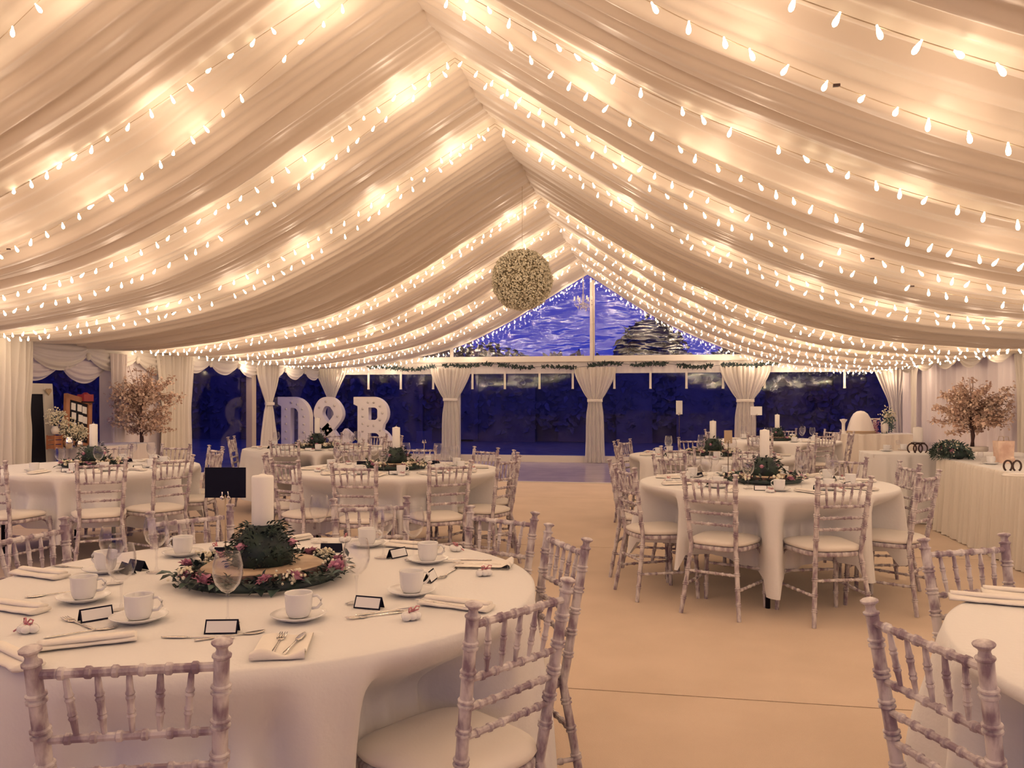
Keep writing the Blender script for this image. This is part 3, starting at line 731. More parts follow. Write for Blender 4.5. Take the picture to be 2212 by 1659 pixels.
TAB.append(dict(key='the left centre table', c=(-2.31, 6.874), legs=(-50,40,130,220), seed=5, ch=[
    (-86, 1.16, 'front middle chair, back to the camera'), (-52, 1.15, 'front right chair, back to the camera'), (-19, 1.09, 'right side chair nearest the camera'),
    (17, 1.0, 'right side chair farther from the camera'), (54, 1.0, 'far right chair'), (96, 1.0, 'far middle chair'), (132, 1.0, 'far left chair'),
    (-119, 1.1, 'front left chair turned half sideways'), (-157, 1.05, 'left side chair')]))
TAB.append(dict(key='the left edge table', c=(-5.08, 6.6), legs=(-40,50,140,230), seed=6, ch=[
    (-87, 1.22, 'front left one cut by the photo edge'), (-50, 1.25, 'front middle chair, back to the camera'), (-25, 1.22, 'front right chair, back to the camera'),
    (14, 1.05, 'right side chair'), (50, 1.05, 'far right chair'), (86, 1.1, 'far middle one below the blossom tree'), (118, 1.1, 'far left chair')]))
TAB.append(dict(key='the table before the letters', c=(-4.3, 9.7), legs=(-40,50,140,230), seed=7, ch=[
    (-86, 1.0, 'front left chair'), (-47, 1.05, 'front right chair'), (-10, 1.0, 'right side chair'), (27, 1.0, 'far right side chair'),
    (64, 1.0, 'far middle chair'), (105, 1.0, 'far left chair'), (-164, 1.0, 'left side chair seen edge-on')]))
TAB.append(dict(key='the second right table', c=(.521, 9.18), legs=(-40,50,140,230), seed=8, ch=[
    (-112, 1.0, 'front left chair'), (-72, 1.0, 'front right chair'), (-35, 1.0, 'right side chair'), (5, 1.0, 'far right side chair'),
    (100, 1.0, 'far middle chair'), (140, 1.0, 'far left chair'), (158, 1.0, 'upright one against the dark window') , (-166, 1.0, 'left side chair seen edge-on')]))
TAB.append(dict(key='the farthest right table', c=(1.66, 12.77), legs=(-40,50,140,230), seed=9, ch=[
    (-110, 1.0, 'front left chair'), (-60, 1.0, 'front right chair'), (-25, 1.0, 'right side chair'), (32, 1.0, 'far right chair'), (76, 1.0, 'far middle chair'), (156, 1.0, 'far left chair')]))
for t in TAB[6]['ch']:
    pass
TAB[6]['ch'] = [c for c in TAB[6]['ch'] if c[0] != 140]
EXPL = {('the nearest table', -74): (-.987, 1.378, 109), ('the nearest table', -30): (-.335, 1.937, 148.3), ('the nearest table', 19): (-.338, 2.84, 209.5),
        ('the nearest table', 53.4): (-.67, 3.36, 243.8), ('the nearest table', 92): (-1.345, 3.634, 296.7), ('the nearest table', 133): (-1.955, 3.145, -35),
        ('the nearest table', 171): (-2.31, 2.64, -8), ('the lower right table', 197): (.53, 1.835, 22.6), ('the lower right table', 121): (.99, 2.968, -62.3)}
for T_ in TAB:
    cx, cy = T_['c']
    guest_table(T_['c'], T_['legs'], T_['key'], [(a, 1.25 if (a == -74 and T_['seed'] == 2) else rho) for a, rho, _ in T_['ch']], seed=T_['seed'], hem=.20)
    for a, rho, d in T_['ch']:
        x = cx+rho*math.cos(R(a)); y = cy+rho*math.sin(R(a))
        fc = R(a)+PI
        if (T_['key'], a) in EXPL:
            x, y, fc = EXPL[(T_['key'], a)]; fc = R(fc); x += .05*math.cos(fc); y += .05*math.sin(fc)
            place_chair(x, y, fc, 'limewashed chair, '+d+' of '+T_['key'], 'limewashed chairs round the guest tables'); continue
        place_chair(x, y, R(a)+PI+rnd.uniform(-.05, .05), 'limewashed chair, '+d+' of '+T_['key'], 'limewashed chairs round the guest tables')
# centrepieces
centrepiece(-1.33, 2.56, 'the nearest table', True, .165, .036, 3)
for i, (k, ch) in enumerate([(2, .20), (3, .18), (4, .20), (5, .19), (6, .19), (7, .2)]):
    centrepiece(TAB[k]['c'][0], TAB[k]['c'][1], TAB[k]['key'], False, ch, .034, 20+i)
# nearest table settings, measured from the photo
NT_ = 'the nearest table'
for u, v, a, d in [(645,1338,.15,'in front of the flat napkin'), (300,1342,.1,'beside the lower left place card'), (181,1298,.2,'left of the centre behind the front cup'), (395,1200,2.9,'behind the log slice on the left'),
                   (793,1180,.0,'at the far edge right of the candle'), (889,1284,.6,'right of the wreath behind the pink favour'), (924,1215,.1,'at the right near the rolled napkin'), (575,1163,.1,'hidden behind the candle'), (228,1236,2.8,'far left behind the tall glass')]:
    x, y = pz(u, v, TOP); cup(x, y, TOP, a+YAW, '@ '+d+', '+NT_, 'coffee cups on the nearest table')
for u, v, d in [(492,1346,'in front of the wreath'), (262,1318,'left between the two front cups'), (770,1303,'right of the wreath'), (243,1262,'farther left near the dark card'), (338,1236,'left behind, before the far chair'),
                (690,1172,'at the far edge right of the candle'), (828,1205,'beside the far right cup'), (893,1210,'behind the rolled napkin at the right')]:
    x, y = pz(u, v, TOP); wineglass(x, y, TOP, 'clear stemmed wine glass '+d+' on '+NT_, 'wine glasses on the nearest table', .95 if v > 1250 else 1)
for u, v, a, d in [(480,1366,.05,'white-faced, behind the nearest chair finial'), (207,1338,.75,'turned aside, between the two left cups'), (797,1313,-.3,'white-faced, right of the wreath'), (858,1203,.9,'dark, before the far right napkin'),
                   (716,1192,PI,'dark back, behind the wreath at the right'), (297,1230,2.6,'dark back, at the left'), (274,1237,2.4,'dull, next to another card at the left'), (487,1201,PI,'dark back, behind the sign pole'), (929,1254,1.4,'side-on, right of the middle cup')]:
    x, y = pz(u, v, TOP); place_card(x, y, TOP, a+YAW, 'small tent place card, '+d+', '+NT_, 'place cards on the nearest table')
for u, v, d in [(888,1338,'at the lower right'), (1046,1243,'near the right rim'), (60,1366,'at the left rim'), (745,1170,'at the far rim'), (468,1190,'far left behind the sign pole'), (985,1190,'by the far right napkin')]:
    x, y = pz(u, v, TOP); favor(x, y, TOP, 'white sweets favour with pink ribbon, '+d+' of '+NT_, 'favours on the nearest table', rnd.uniform(0,6))
for u, v, a, d, roll in [(612,1398,.135,'lying flat at the front with knife and fork',False), (985,1312,1.15,'rolled, behind the lower right chair',True), (1043,1222,1.45,'long and flat near the right rim',False), (890,1183,1.2,'rolled at the far right',True),
                   (85,1245,1.15,'rolled at the far left',True), (28,1318,1.2,'rolled at the left edge',True), (190,1392,-1.15,'rolled just behind the nearest chair',True), (20,1428,.9,'crumpled at the lower left rim',True), (620,1170,-.7,'rolled at the far rim right of the candle',True)]:
    x, y = pz(u, v, TOP); napkin(x, y, TOP, a+YAW, 'white napkin '+d+', '+NT_, 'napkins on the nearest table', roll)
for kind, u, v, a, h, d in [('fork',600,1392,.11,.008,'on the flat napkin at the front'), ('knife',634,1392,-.02,.008,'on the flat napkin at the front'), ('knife',1010,1210,1.5,.008,'on the long napkin near the right rim'), ('fork',1030,1219,1.45,.008,'on the long napkin near the right rim'),
                         ('spoon',835,1322,-1.1,.0,'beside the white-faced card right of the wreath'), ('fork',815,1330,2.05,0,'crossing the spoon right of the wreath'), ('knife',430,1378,1.55,0,'behind the nearest chair finial'), ('spoon',500,1374,-1.05,0,'right of the front place card'),
                         ('fork',170,1348,.9,0,'left, behind the rolled napkin'), ('spoon',180,1366,-.9,0,'left, crossing the fork behind the rolled napkin'), ('spoon',122,1283,2.2,0,'left beside the farther cup'), ('fork',968,1240,2.9,0,'right, below the long napkin'),
                         ('knife',955,1305,1.0,.026,'on the rolled napkin behind the lower right chair'), ('knife',160,1226,1.3,0,'far left by the rolled napkin'), ('spoon',745,1232,-.2,0,'standing out at the right of the wreath'), ('knife',440,1213,.9,0,'left behind the log slice')]:
    x, y = pz(u, v, TOP+h); cutl(kind, x, y, TOP+h, a+YAW, 'shiny steel '+kind+' '+d+', '+NT_, 'cutlery on the nearest table')
x, y = pz(487, 1222, TOP); number_stand(x, y, 1.353-(1035-HZ)/FPX*math.hypot(x, y)*.985, YAW, .148, .110, 'black', 'dark table number card on a slim pole left of the candle on '+NT_, 'steel')
# lower right table
for u, v, a, d in [(2140,1302,1.15,'rolled'),]:
    x, y = pz(u, v, TOP); napkin(x, y, TOP, a+YAW, 'long rolled white napkin at the left rim of the lower right table', 'napkins on the lower right table')
    x, y = pz(u+70, v-12, TOP); o = napkin(x, y, TOP, a+YAW, 'second white napkin beside the photo edge on the lower right table', 'napkins on the lower right table')
# generic settings on the farther tables
def short_place(d):
    d = d.split(',')[0]
    for a_, b_ in (('left side chair nearest the camera','near left'),('right side chair nearest the camera','near right'),('left side chair farther from the camera','rear left'),
                   ('right side chair farther from the camera','rear right'),('left side chair seen edge-on','left'),('upright one against the dark window','rear left'),('far right side chair','rear right'),
                   (' turned half sideways',''),(' cut by the photo edge',''),(' below the blossom tree',''),(' side chair',''),(' chair',''),(' one','')):
        d = d.replace(a_, b_)
    return d
for ti in range(2, 8):
    T_ = TAB[ti]; cx, cy = T_['c']; rg = random.Random(50+ti); k_ = T_['key']
    for a, rho, d in T_['ch']:
        aa = R(a)+rg.uniform(-.05,.05); e = Vector((math.cos(aa), math.sin(aa))); s_ = Vector((-e.y, e.x)); short = 'at the '+short_place(d)+' place on '+k_
        P = lambda r_, t_: (cx+e.x*r_+s_.x*t_, cy+e.y*r_+s_.y*t_)
        x, y = P(.70, rg.uniform(-.04,.04)); napkin(x, y, TOP, aa-PI/2+rg.uniform(-.3,.3), 'rolled white napkin '+short, 'napkins on the farther tables')
        x, y = P(.56, -.17); cup(x, y, TOP, rg.uniform(0, 6), '@ '+short, 'coffee cups on the farther tables')
        x, y = P(.50, .02); wineglass(x, y, TOP, 'clear stemmed wine glass '+short, 'wine glasses on the farther tables')
        if ti < 7:
            x, y = P(.56, .12); place_card(x, y, TOP, aa+PI/2+rg.uniform(-.4,.4), 'small place card '+short, 'place cards on the farther tables')
            x, y = P(.66, .21); favor(x, y, TOP, 'white favour with pink ribbon '+short, 'favours on the farther tables', rg.uniform(0, 6))
x, y = TAB[6]['c']; number_stand(x-.36, y-.0, 1.27, .9, .11, .15, 'card', 'tall white table number card on a stand on the second right table')
x, y = TAB[7]['c']; number_stand(x-.30, y+.02, 1.19, .1, .17, .13, 'card', 'white table number card on a stand on the farthest right table')
x, y = TAB[2]['c']; number_stand(x-.24, y+.25, 1.07, .0, .06, .10, 'card2', 'brownish table number card on the right centre table')
x, y = TAB[3]['c']; number_stand(x+.24, y+.05, 1.03, .0, .14, .10, 'crystal', 'see-through table number card on a pole on the left centre table', 'steel')

# ------------------------------------------------------------ hanging flower ball
fbz = 2.715; fy = 9.16
t = empty('flower_ball', (-1.585, fy, fbz)); tag(t, 'round hanging ball of cream gypsophila on a thin line under the ridge', 'flower ball')
rg = random.Random(9)
MB().blob((0,0,0), .295, 28, 18, 1, .02, rg).build('foam_core', M['gypdark'], t)
mb = MB(); tw = MB()
for _ in range(6500):
    v = Vector((rg.gauss(0,1), rg.gauss(0,1), rg.gauss(0,1))).normalized()
    n_ = math.sin(v.x*9+v.y*4)*math.sin(v.y*8+1)*math.sin(v.z*9+2)
    q = .318+rg.uniform(-.022, .030)+.014*n_
    mb.blob(v*q, rg.uniform(.006, .0125), 5, 3, 1)
for _ in range(500):
    v = Vector((rg.gauss(0,1), rg.gauss(0,1), rg.gauss(0,1))).normalized()
    tw.tube([v*.28, v*.35+Vector((rg.uniform(-.02,.02),)*3)], .0015, 3)
tag(mb.build('blooms', M['gyp'], t), kind='stuff'); tag(tw.build('stems', M['gypdark'], t), kind='stuff')
MB().tube([(0,0,.3), (0,0,1.06)], .0022, 5).build('hanging_line', M['wire'], t)

# ------------------------------------------------------------ chandelier near the far end
t = empty('chandelier', (-1.55, 15.9, 3.30)); tag(t, 'small sparkling crystal chandelier hanging before the gable window left of its post', 'chandelier')
MB().tube([(0,0,.12), (0,0,.55)], .008, 6).build('chain', M['post'], t)
MB().lathe([(0,-.16),(.02,-.15),(.03,-.10),(.015,-.05),(.03,0),(.018,.05),(.03,.10),(0,.13)], n=12).build('stem', M['crystal'], t)
for k in range(6):
    a = 2*PI*k/6; c_, s_ = math.cos(a), math.sin(a)
    ar = MB().tube([(.02*c_,.02*s_,-.05), (.08*c_,.08*s_,-.10), (.15*c_,.15*s_,-.08), (.17*c_,.17*s_,-.02)], .006, 6).build('arm', M['crystal'], t)
    MB().lathe([(.0,-.02),(.028,-.015),(.03,-.01),(.012,-.005),(.011,.06),(0,.065)], (.17*c_,.17*s_,0), 10).build('candle_tube', M['wax'], ar)
mb = MB()
for k in range(70):
    a = rg.uniform(0, 2*PI); q = rg.choice((.06,.11,.17)); z = -.08-rg.uniform(0,.16)*(1.2-q*4)
    mb.blob((q*math.cos(a), q*math.sin(a), z), .009, 4, 3, 1.7)
tag(mb.build('crystal_drops', M['crystal'], t), kind='stuff')

# ------------------------------------------------------------ garland on the beam
t = empty('leaf_garland', (WX, EY-.13, 2.07)); tag(t, 'thin dark green leaf garland draped along the white beam of the end wall', 'garland')
mb = MB(); lf = MB(); pts = []
for i in range(221):
    x = -5.0+10.2*i/220; z = .035*math.sin(x*1.9)+.02*math.sin(x*5.1)
    pts.append((x, .01+.01*math.sin(x*7), z+.02))
mb.tube(pts, .004, 4).build('vine', M['leafd'], t)
for _ in range(1500):
    x = rg.uniform(-5.0, 5.2)
    if math.sin(x*6.3)+.6*math.sin(x*13.7+1) < -.75 and x > -3.5: continue
    z = .035*math.sin(x*1.9)+.02*math.sin(x*5.1)+.02
    lf.leaf((x, -.02, z), (rg.uniform(-1,1), rg.uniform(-.6,.1), rg.uniform(-1.1,.8)), (0,-1,0), rg.uniform(.04,.085), rg.uniform(.02,.036))
tag(lf.build('leaves', M['leafd'], t), kind='stuff')

# ------------------------------------------------------------ the giant letters D & B
def curve_letter(name, splines, depth, loc, label, holes_bulbs, rz=0):
    cu = bpy.data.curves.new(name, 'CURVE'); cu.dimensions = '2D'; cu.fill_mode = 'BOTH'; cu.extrude = depth/2
    for pts in splines:
        s = cu.splines.new('POLY'); s.points.add(len(pts)-1); s.use_cyclic_u = True
        for p, (x, y) in zip(s.points, pts): p.co = (x, y, 0, 1)
    tmp = bpy.data.objects.new('tmp', cu); COL.objects.link(tmp)
    dg = bpy.context.evaluated_depsgraph_get(); me = bpy.data.meshes.new_from_object(tmp.evaluated_get(dg))
    bpy.data.objects.remove(tmp); me.materials.clear(); me.materials.append(M['letter'])
    me.transform(Matrix.Rotation(PI/2, 4, 'X'))
    root = empty('giant_letter', loc, rz); tag(root, label, 'letter', 'giant white light-up letters')
    me.name = 'letter_shell'; inst('letter_shell', me, root)
    mb = MB()
    for x, y in holes_bulbs: mb.blob((x, -depth/2-.006, y), .026, 10, 6)
    tag(mb.build('bulbs', M['socket'], root, True), kind='stuff')
    return root
def arc(cx, cy, rx, ry, a0, a1, n=14): return [(cx+rx*math.cos(R(a0+(a1-a0)*i/n)), cy+ry*math.sin(R(a0+(a1-a0)*i/n))) for i in range(n+1)]
# B: 1.42 high, .86 wide with slab ends
Hh = 1.42
B_out = [(0,0),(.46,0)]+arc(.46,.38,.40,.38,-90,90-28)[1:]+[(.66,.765)]+arc(.42,1.07,.35,.35,-44,90)[0:]+[(0,Hh),(0,Hh-.16),(.09,Hh-.20),(.09,.20),(0,.16)]
B_h1 = [(.34,.92),(.46,.92)]+arc(.46,.99,.08,.07,-90,0)[1:]+arc(.46,1.12,.08,.07,0,90)[0:]+[(.34,1.19)]
B_h2 = [(.34,.24),(.48,.24)]+arc(.48,.33,.10,.09,-90,0)[1:]+arc(.48,.55,.10,.09,0,90)+[(.34,.64)]
Bb = [(.21,.2+.16*k) for k in range(7)]+[(.33,1.30),(.46,1.30),(.60,1.22),(.655,1.07),(.60,.92),(.46,.80),(.33,.80),(.60,.70),(.70,.56),(.72,.38),(.66,.22),(.52,.12),(.35,.12)]
D_out = [(0,0),(.34,0)]+arc(.34,.45,.40,.45,-90,0)+arc(.34,Hh-.45,.40,.45,0,90)+[(0,Hh),(0,Hh-.16),(.08,Hh-.20),(.08,.20),(0,.16)]
D_h = [(.30,.24),(.36,.24)]+arc(.36,.36,.11,.12,-90,0)[1:]+arc(.36,1.06,.11,.12,0,90)+[(.30,1.18)]
Db = [(.19,.2+.16*k) for k in range(7)]+[(.32,1.30),(.45,1.26),(.57,1.16),(.605,1.0),(.605,.83),(.605,.66),(.605,.49),(.58,.32),(.48,.18),(.33,.12)]
def lx(u, y): k = (u-1106)/FPX; d = y/(k*SY+CY); return Wd(k*d, d)[0]
yL = 16.9
curve_letter('letter', [B_out, B_h1, B_h2], .18, (lx(767, yL), yL, 0), 'giant white letter B with round bulbs, right of the ampersand by the dark windows', Bb)
curve_letter('letter', [D_out, D_h], .18, (lx(604, yL-.3), yL-.3, 0), 'giant white letter D with round bulbs, leftmost of the three by the dark windows', Db)
t = empty('giant_ampersand', (lx(672, yL-.1), yL-.1, 0)); tag(t, 'giant white ampersand with round bulbs standing between the letters D and B', 'letter', 'giant white light-up letters')
path = smooth_table([(.86,.56),(.70,.22),(.42,.09),(.17,.26),(.22,.52),(.50,.80),(.66,1.05),(.52,1.29),(.30,1.29),(.20,1.05),(.36,.78),(.60,.46),(.86,.10)], 130)
def ribbon(path, w, dep):
    mb = MB(); rings = []
    for i, (x, z) in enumerate(path):
        a = path[max(0, i-1)]; b = path[min(len(path)-1, i+1)]
        d = Vector((b[0]-a[0], 0, b[1]-a[1])).normalized(); s_ = Vector((-d.z, 0, d.x))*w/2; p = Vector((x, 0, z)); y = Vector((0, dep/2, 0))
        rings.append([p+s_-y, p+s_+y, p-s_+y, p-s_-y])
    return mb.ring_sweep(rings)
rb = ribbon(path, .20, .18); rb.box((.86, 0, .62), (.22, .176, .12), Matrix.Rotation(.7, 3, 'Y')); rb.build('ampersand_shell', M['letter'], t, smooth=False)
mb = MB()
for i in range(4, len(path), 9): mb.blob((path[i][0], -.096, path[i][1]), .026, 10, 6)
tag(mb.build('bulbs', M['socket'], t), kind='stuff')

# ------------------------------------------------------------ blossom trees
def blossom_tree(x, y, z0, z1, w, seed, label):
    rg = random.Random(seed); t = empty('blossom_tree', (x, y, 0)); tag(t, label, 'tree', 'artificial blossom trees')
    MB().lathe([(0,0),(.15,0),(.17,.02),(.17,z0-.10),(.19,z0-.08),(.19,z0-.03),(0,z0-.03)], n=20).build('white_pedestal', M['white'], t)
    MB().tube([(0,0,z0-.05), (.01,0,z0+.12), (-.01,.01,z0+.3), (.0,0,z0+.6)], [.032,.028,.022,.012], 8).build('trunk', M['bark'], t)
    br = MB(); bl = MB(); H_ = z1-z0
    for k in range(60):
        a = rg.uniform(0, 2*PI); h0 = z0+rg.uniform(.14, .62)*H_; v = rg.uniform(-.15, .9)
        q = w/2*rg.uniform(.55, 1.05)*math.sqrt(max(.1, 1-max(0, (h0+v*.25-z0)/H_-.45)**2*2.2))
        p0 = Vector((0, 0, h0)); p2 = Vector((q*math.cos(a), q*math.sin(a), min(z1, h0+v*.38*H_+rg.uniform(0,.1)))); p1 = p0.lerp(p2, .5)+Vector((0,0,.03))
        br.tube([p0, p1, p2], [.0055, .0035, .0015], 4)
        for j in range(60):
            s_ = rg.uniform(.25, 1.03); p = (p0.lerp(p1, s_*2) if s_ < .5 else p1.lerp(p2, s_*2-1))+Vector((rg.gauss(0,.022), rg.gauss(0,.022), rg.gauss(0,.022)))
            bl.leaf(p, (rg.uniform(-1,1), rg.uniform(-1,1), rg.uniform(-1,1)), (rg.random(), .2, 1), .046, .036)
    for k in range(10):
        a = rg.uniform(0, 2*PI); p0 = Vector((0,0,z0+.5*H_)); p2 = Vector((.16*math.cos(a), .16*math.sin(a), z1-rg.uniform(0,.12)))
        br.tube([p0, p2], [.006,.002], 4)
        for j in range(30): bl.leaf(p0.lerp(p2, rg.uniform(.2,1))+Vector((rg.gauss(0,.025), rg.gauss(0,.025), 0)), (rg.uniform(-1,1), rg.uniform(-1,1), rg.uniform(-1,1)), (0,.3,1), .038, .026)
    tag(br.build('branches', M['twig'], t), kind='stuff'); tag(bl.build('blossoms', M['blossom'], t, False), kind='stuff')
def at_x(u, X):
    k = (u-1106)/FPX; d = X/(k*CY-SY); return Wd(k*d, d)[1]
blossom_tree(-7.15, at_x(305, -7.15), .68, 1.86, 1.05, 4, 'pale pink blossom tree with dark trunk against the left wall lining')
blossom_tree(4.05, at_x(2100, 4.05), .76, 1.66, .98, 5, 'golden pink blossom tree with dark trunk against the right wall behind the head table')

# ------------------------------------------------------------ skirted tables
def skirted(name, x0, x1, y0, y1, label, z=.75, mt='skirt', pl=11, amp=.014, cat='table', rnd_=.03):
    t = empty(name, ((x0+x1)/2, (y0+y1)/2, 0)); tag(t, label, cat)
    hx, hy = (x1-x0)/2, (y1-y0)/2
    MB().box((0,0,z-.020), (2*hx-.03, 2*hy-.03, .028)).build('tabletop', M['log'], t, smooth=False)
    for sx in (-1,1):
        for sy in (-1,1): MB().tube([(sx*(hx-.08), sy*(hy-.08), z-.03), (sx*(hx-.08), sy*(hy-.08), 0)], .015, 6).build('leg', M['ink'], t)
    # perimeter with rounded corners
    per = []; r = .05
    for (cx, cy, a0) in ((hx-r, hy-r, 0), (-hx+r, hy-r, 90), (-hx+r, -hy+r, 180), (hx-r, -hy+r, 270)):
        for k in range(5): a = R(a0+k*22.5); per.append((Vector((cx+r*math.cos(a), cy+r*math.sin(a), 0)), Vector((math.cos(a), math.sin(a), 0))))
    P = []; 
    for i in range(len(per)):
        a, na = per[i]; b, nb = per[(i+1) % len(per)]; L = (b-a).length; n = max(1, int(L/.014))
        for k in range(n): P.append((a.lerp(b, k/n), na.lerp(nb, k/n).normalized()))
    rg = random.Random(len(label)); ph = [rg.uniform(0, 6) for _ in range(3)]; rings = []
    for zz, g, am in ((z+.002, -.02, 0), (z+.002, .0, .1), (z-.006, .006, .4), (z-.03, .010, .7), (z*.6, .022, 1), (z*.3, .032, 1.2), (.01, .042, 1.4)):
        ring = []
        s = 0
        for i, (p, n_) in enumerate(P):
            s = i*.014
            d = amp*am*(math.sin(s*2*PI*pl+ph[0])+.7*math.sin(s*2*PI*pl*.37+ph[1])+.5*math.sin(s*2*PI*pl*1.7+ph[2]))
            ring.append(p+n_*(g+d)+Vector((0,0,zz)))
        rings.append(ring)
    m = MB().ring_sweep(rings, caps=False); m.build('pleated_skirt', M[mt], t)
    MB().box((0,0,z+.000), (2*hx-.01, 2*hy-.01, .008)).build('top_cloth', M['cloth'], t, smooth=False)
    return t
HT = .7545
skirted('head_table', 2.80, 3.60, 4.6, 9.25, 'long head table with ivory pleated skirt along the right side')
skirted('gift_table', 2.26, 4.0, 9.62, 10.3, 'white skirted table across the far end of the head table', mt='cloth', pl=5)
skirted('cake_table', 3.05, 4.35, 15.35, 16.0, 'ivory skirted table in the far right corner holding the domed cake', pl=5)
skirted('buffet_table', 2.62, 3.5, 3.55, 4.5, 'ivory cloth table corner at the right photo edge, in front of the head table')
skirted('card_table', -7.45, -6.95, 9.0, 10.3, 'small pinkish white cloth table under the framed board by the left wall', z=.76, mt='pinkdrape', pl=5)
# chairs behind the head table
for i, y in enumerate((5.3, 6.4, 7.5, 8.6)):
    place_chair(4.05, y, PI, 'limewashed bamboo-style chair behind the head table, %s from its near end' % ('first','second','third','fourth')[i], 'chairs behind the head table')
# horseshoe candle holder
x, y = pz(1983, 980, HT)
t = empty('horseshoe_candle_holder', (x, y, HT)); tag(t, 'three upright dark horseshoes below the white candle at the far end of the head table', 'candle holder')
for dx in (-.058, 0, .058):
    pts = [(dx+.046*math.cos(R(a)), abs(dx)*.35, .058+.054*math.sin(R(a))) for a in range(-60, 241, 20)]
    MB().tube(pts, .0085, 6).build('horseshoe', M['iron'], t)
MB().box((0, 0, .122), (.12, .10, .008)).build('plate', M['iron'], t, smooth=False)
candle(x, y, HT+.127, .165, .050, 'thick white candle standing on the dark horseshoe holder at the head table')
x, y = pz(2187, 1018, HT)
t = empty('horseshoe_ornament', (x, y, HT)); tag(t, 'small dark horseshoe ornament on the head table near the right photo edge', 'ornament')
for dx in (-.035, .035):
    MB().tube([(dx+.032*math.cos(R(a)), 0, .045+.045*math.sin(R(a))) for a in range(-60, 241, 20)], .008, 6).build('horseshoe', M['iron'], t)
MB().blob((0,0,.10), .022, 8, 6).build('rosebud', M['blossom'], t)
x, y = pz(2168, 1000, HT)
t = empty('gift_bag', (x, y, HT), .2); tag(t, 'tall plain beige gift bag on the head table left of the horseshoe ornament', 'bag')
mb = MB(); mb.add([(-.07,-.04,0),(.07,-.04,0),(.07,.04,0),(-.07,.04,0),(-.08,-.045,.21),(.08,-.045,.21),(.08,.045,.21),(-.08,.045,.21)], [(0,3,2,1),(0,1,5,4),(1,2,6,5),(2,3,7,6),(3,0,4,7)])
mb.build('bag_body', M['blossom'], t, smooth=False)
for sy in (-.04,.04): MB().tube([(-.03,sy,.20),(-.02,sy,.25),(.02,sy,.25),(.03,sy,.20)], .003, 5).build('handle', M['wire'], t)
for u, v, a, d in [(1915,975,.3,'near the left corner of the gift table'), (2140,1003,.5,'on the head table behind the flowers'), (1952,973,1.,'next to the horseshoe candle holder')]:
    x, y = pz(u, v, HT); cup(x, y, HT, a, '@ '+d+' at the right', 'coffee cups on the head table')
for u, v, d in [(1940,972,'left of the horseshoe holder'), (2012,979,'right of the horseshoe holder'), (2118,1003,'behind the flower spray')]:
    x, y = pz(u, v, HT); wineglass(x, y, HT, 'clear wine glass '+d+' at the right', 'wine glasses on the head table', .6)
x, y = pz(2200, 1030, HT); napkin(x, y, HT, 1.4, 'white napkin on the head table at the right photo edge', 'napkins on the head table')
# floral spray over the head table edge
x, y = 2.92, at_x(2058, 2.92)
t = empty('flower_spray', (x, y, HT)); t.scale = (.8, .72, 1.0); tag(t, 'trailing green flower spray with pink roses over the head table edge', 'flowers')
rg = random.Random(31); lf = MB(); core = MB(); gp = MB()
core.blob((0, .0, .05), .12, 10, 6, .5, .15, rg).blob((0, .28, .03), .09, 10, 6, .5, .15, rg).blob((0, -.22, .05), .10, 10, 6, .5, .15, rg)
for _ in range(1100):
    yy = max(-.45, min(.75, rg.gauss(.05, .28))); q = .15*(1-min(.8, abs(yy)*1.0)); a = rg.uniform(-.3, PI+.3)
    p = (q*math.cos(a)*1.2-.02, yy, .03+max(-.03, q*.85*math.sin(a)))
    lf.leaf(p, (math.cos(a)*.8+rg.uniform(-.5,.5), rg.uniform(-1,1), rg.uniform(-.4,.9)), (0,0,1), rg.uniform(.03,.075), rg.uniform(.012,.028))
    if rg.random() < .12: gp.blob((p[0], p[1], p[2]+.03), .008, 5, 3)
core.build('foam_base', M['leafd'], t); tag(lf.build('foliage', M['leafg'], t), kind='stuff'); tag(gp.build('small_blooms', M['gyp'], t), kind='stuff')
for px_, py_, pz_ in ((-.08,-.12,.12),(-.10,.15,.10),(-.02,.0,.15),(-.09,-.3,.08),(-.05,.35,.07)):
    mb = MB(); mb.blob((0,0,0), .028, 8, 6)
    for lay in range(3):
        for j in range(6): b_ = j*1.05+lay*.4; mb.leaf((0,0,-.015), (math.cos(b_)*(.4+.4*lay), math.sin(b_)*(.4+.4*lay), 1), (0,0,1), .05, .045, .25)
    o = mb.build('rose', M['rose'], t); o.location = (px_, py_, pz_)
# cake table things
def on_cake(u, dz=0): 
    k = (u-1106)/FPX; yy = 15.6; d = yy/(k*SY+CY); return Wd(k*d, d)[0], yy
x, y = on_cake(1822)
t = empty('candlestick', (x, y, HT)); tag(t, 'flared white wooden candlestick at the left end of the corner cake table', 'candlestick')
MB().lathe([(0,0),(.075,0),(.07,.02),(.03,.05),(.028,.16),(.035,.19),(.062,.235),(.066,.25),(0,.25)], n=18).build('turned_body', M['letter'], t)
MB().lathe([(.0,.25),(.030,.25),(.030,.256),(0,.258)], n=14).build('rim', M['wax'], t)
x, y = on_cake(1859)
t = empty('cake_dome', (x, y, HT)); tag(t, 'large tall beige dome-shaped cake on a board on the corner cake table', 'cake')
MB().lathe([(0,0),(.26,0),(.26,.015),(0,.015)], n=32).build('cake_board', M['card2'], t)
MB().lathe([(.235,.015),(.23,.06),(.20,.17),(.165,.27),(.12,.35),(.06,.395),(0,.405)], n=32, caps=False).build('dome_cake', M['letter'], t)
MB().lathe([(.236,.018),(.246,.026),(.244,.04),(.233,.05)], n=32, caps=False).build('ribbon_band', M['card2'], t)
x, y = on_cake(1891)
t = empty('wooden_letter', (x, y+.05, HT)); tag(t, 'white free-standing serif letter decorated with flowers right of the domed cake', 'letter')
MB().box((0,0,.255),(.17,.04,.03)).box((0,0,.13),(.06,.04,.25)).box((0,0,.012),(.13,.04,.024)).build('letter_body', M['letter'], t, smooth=False)
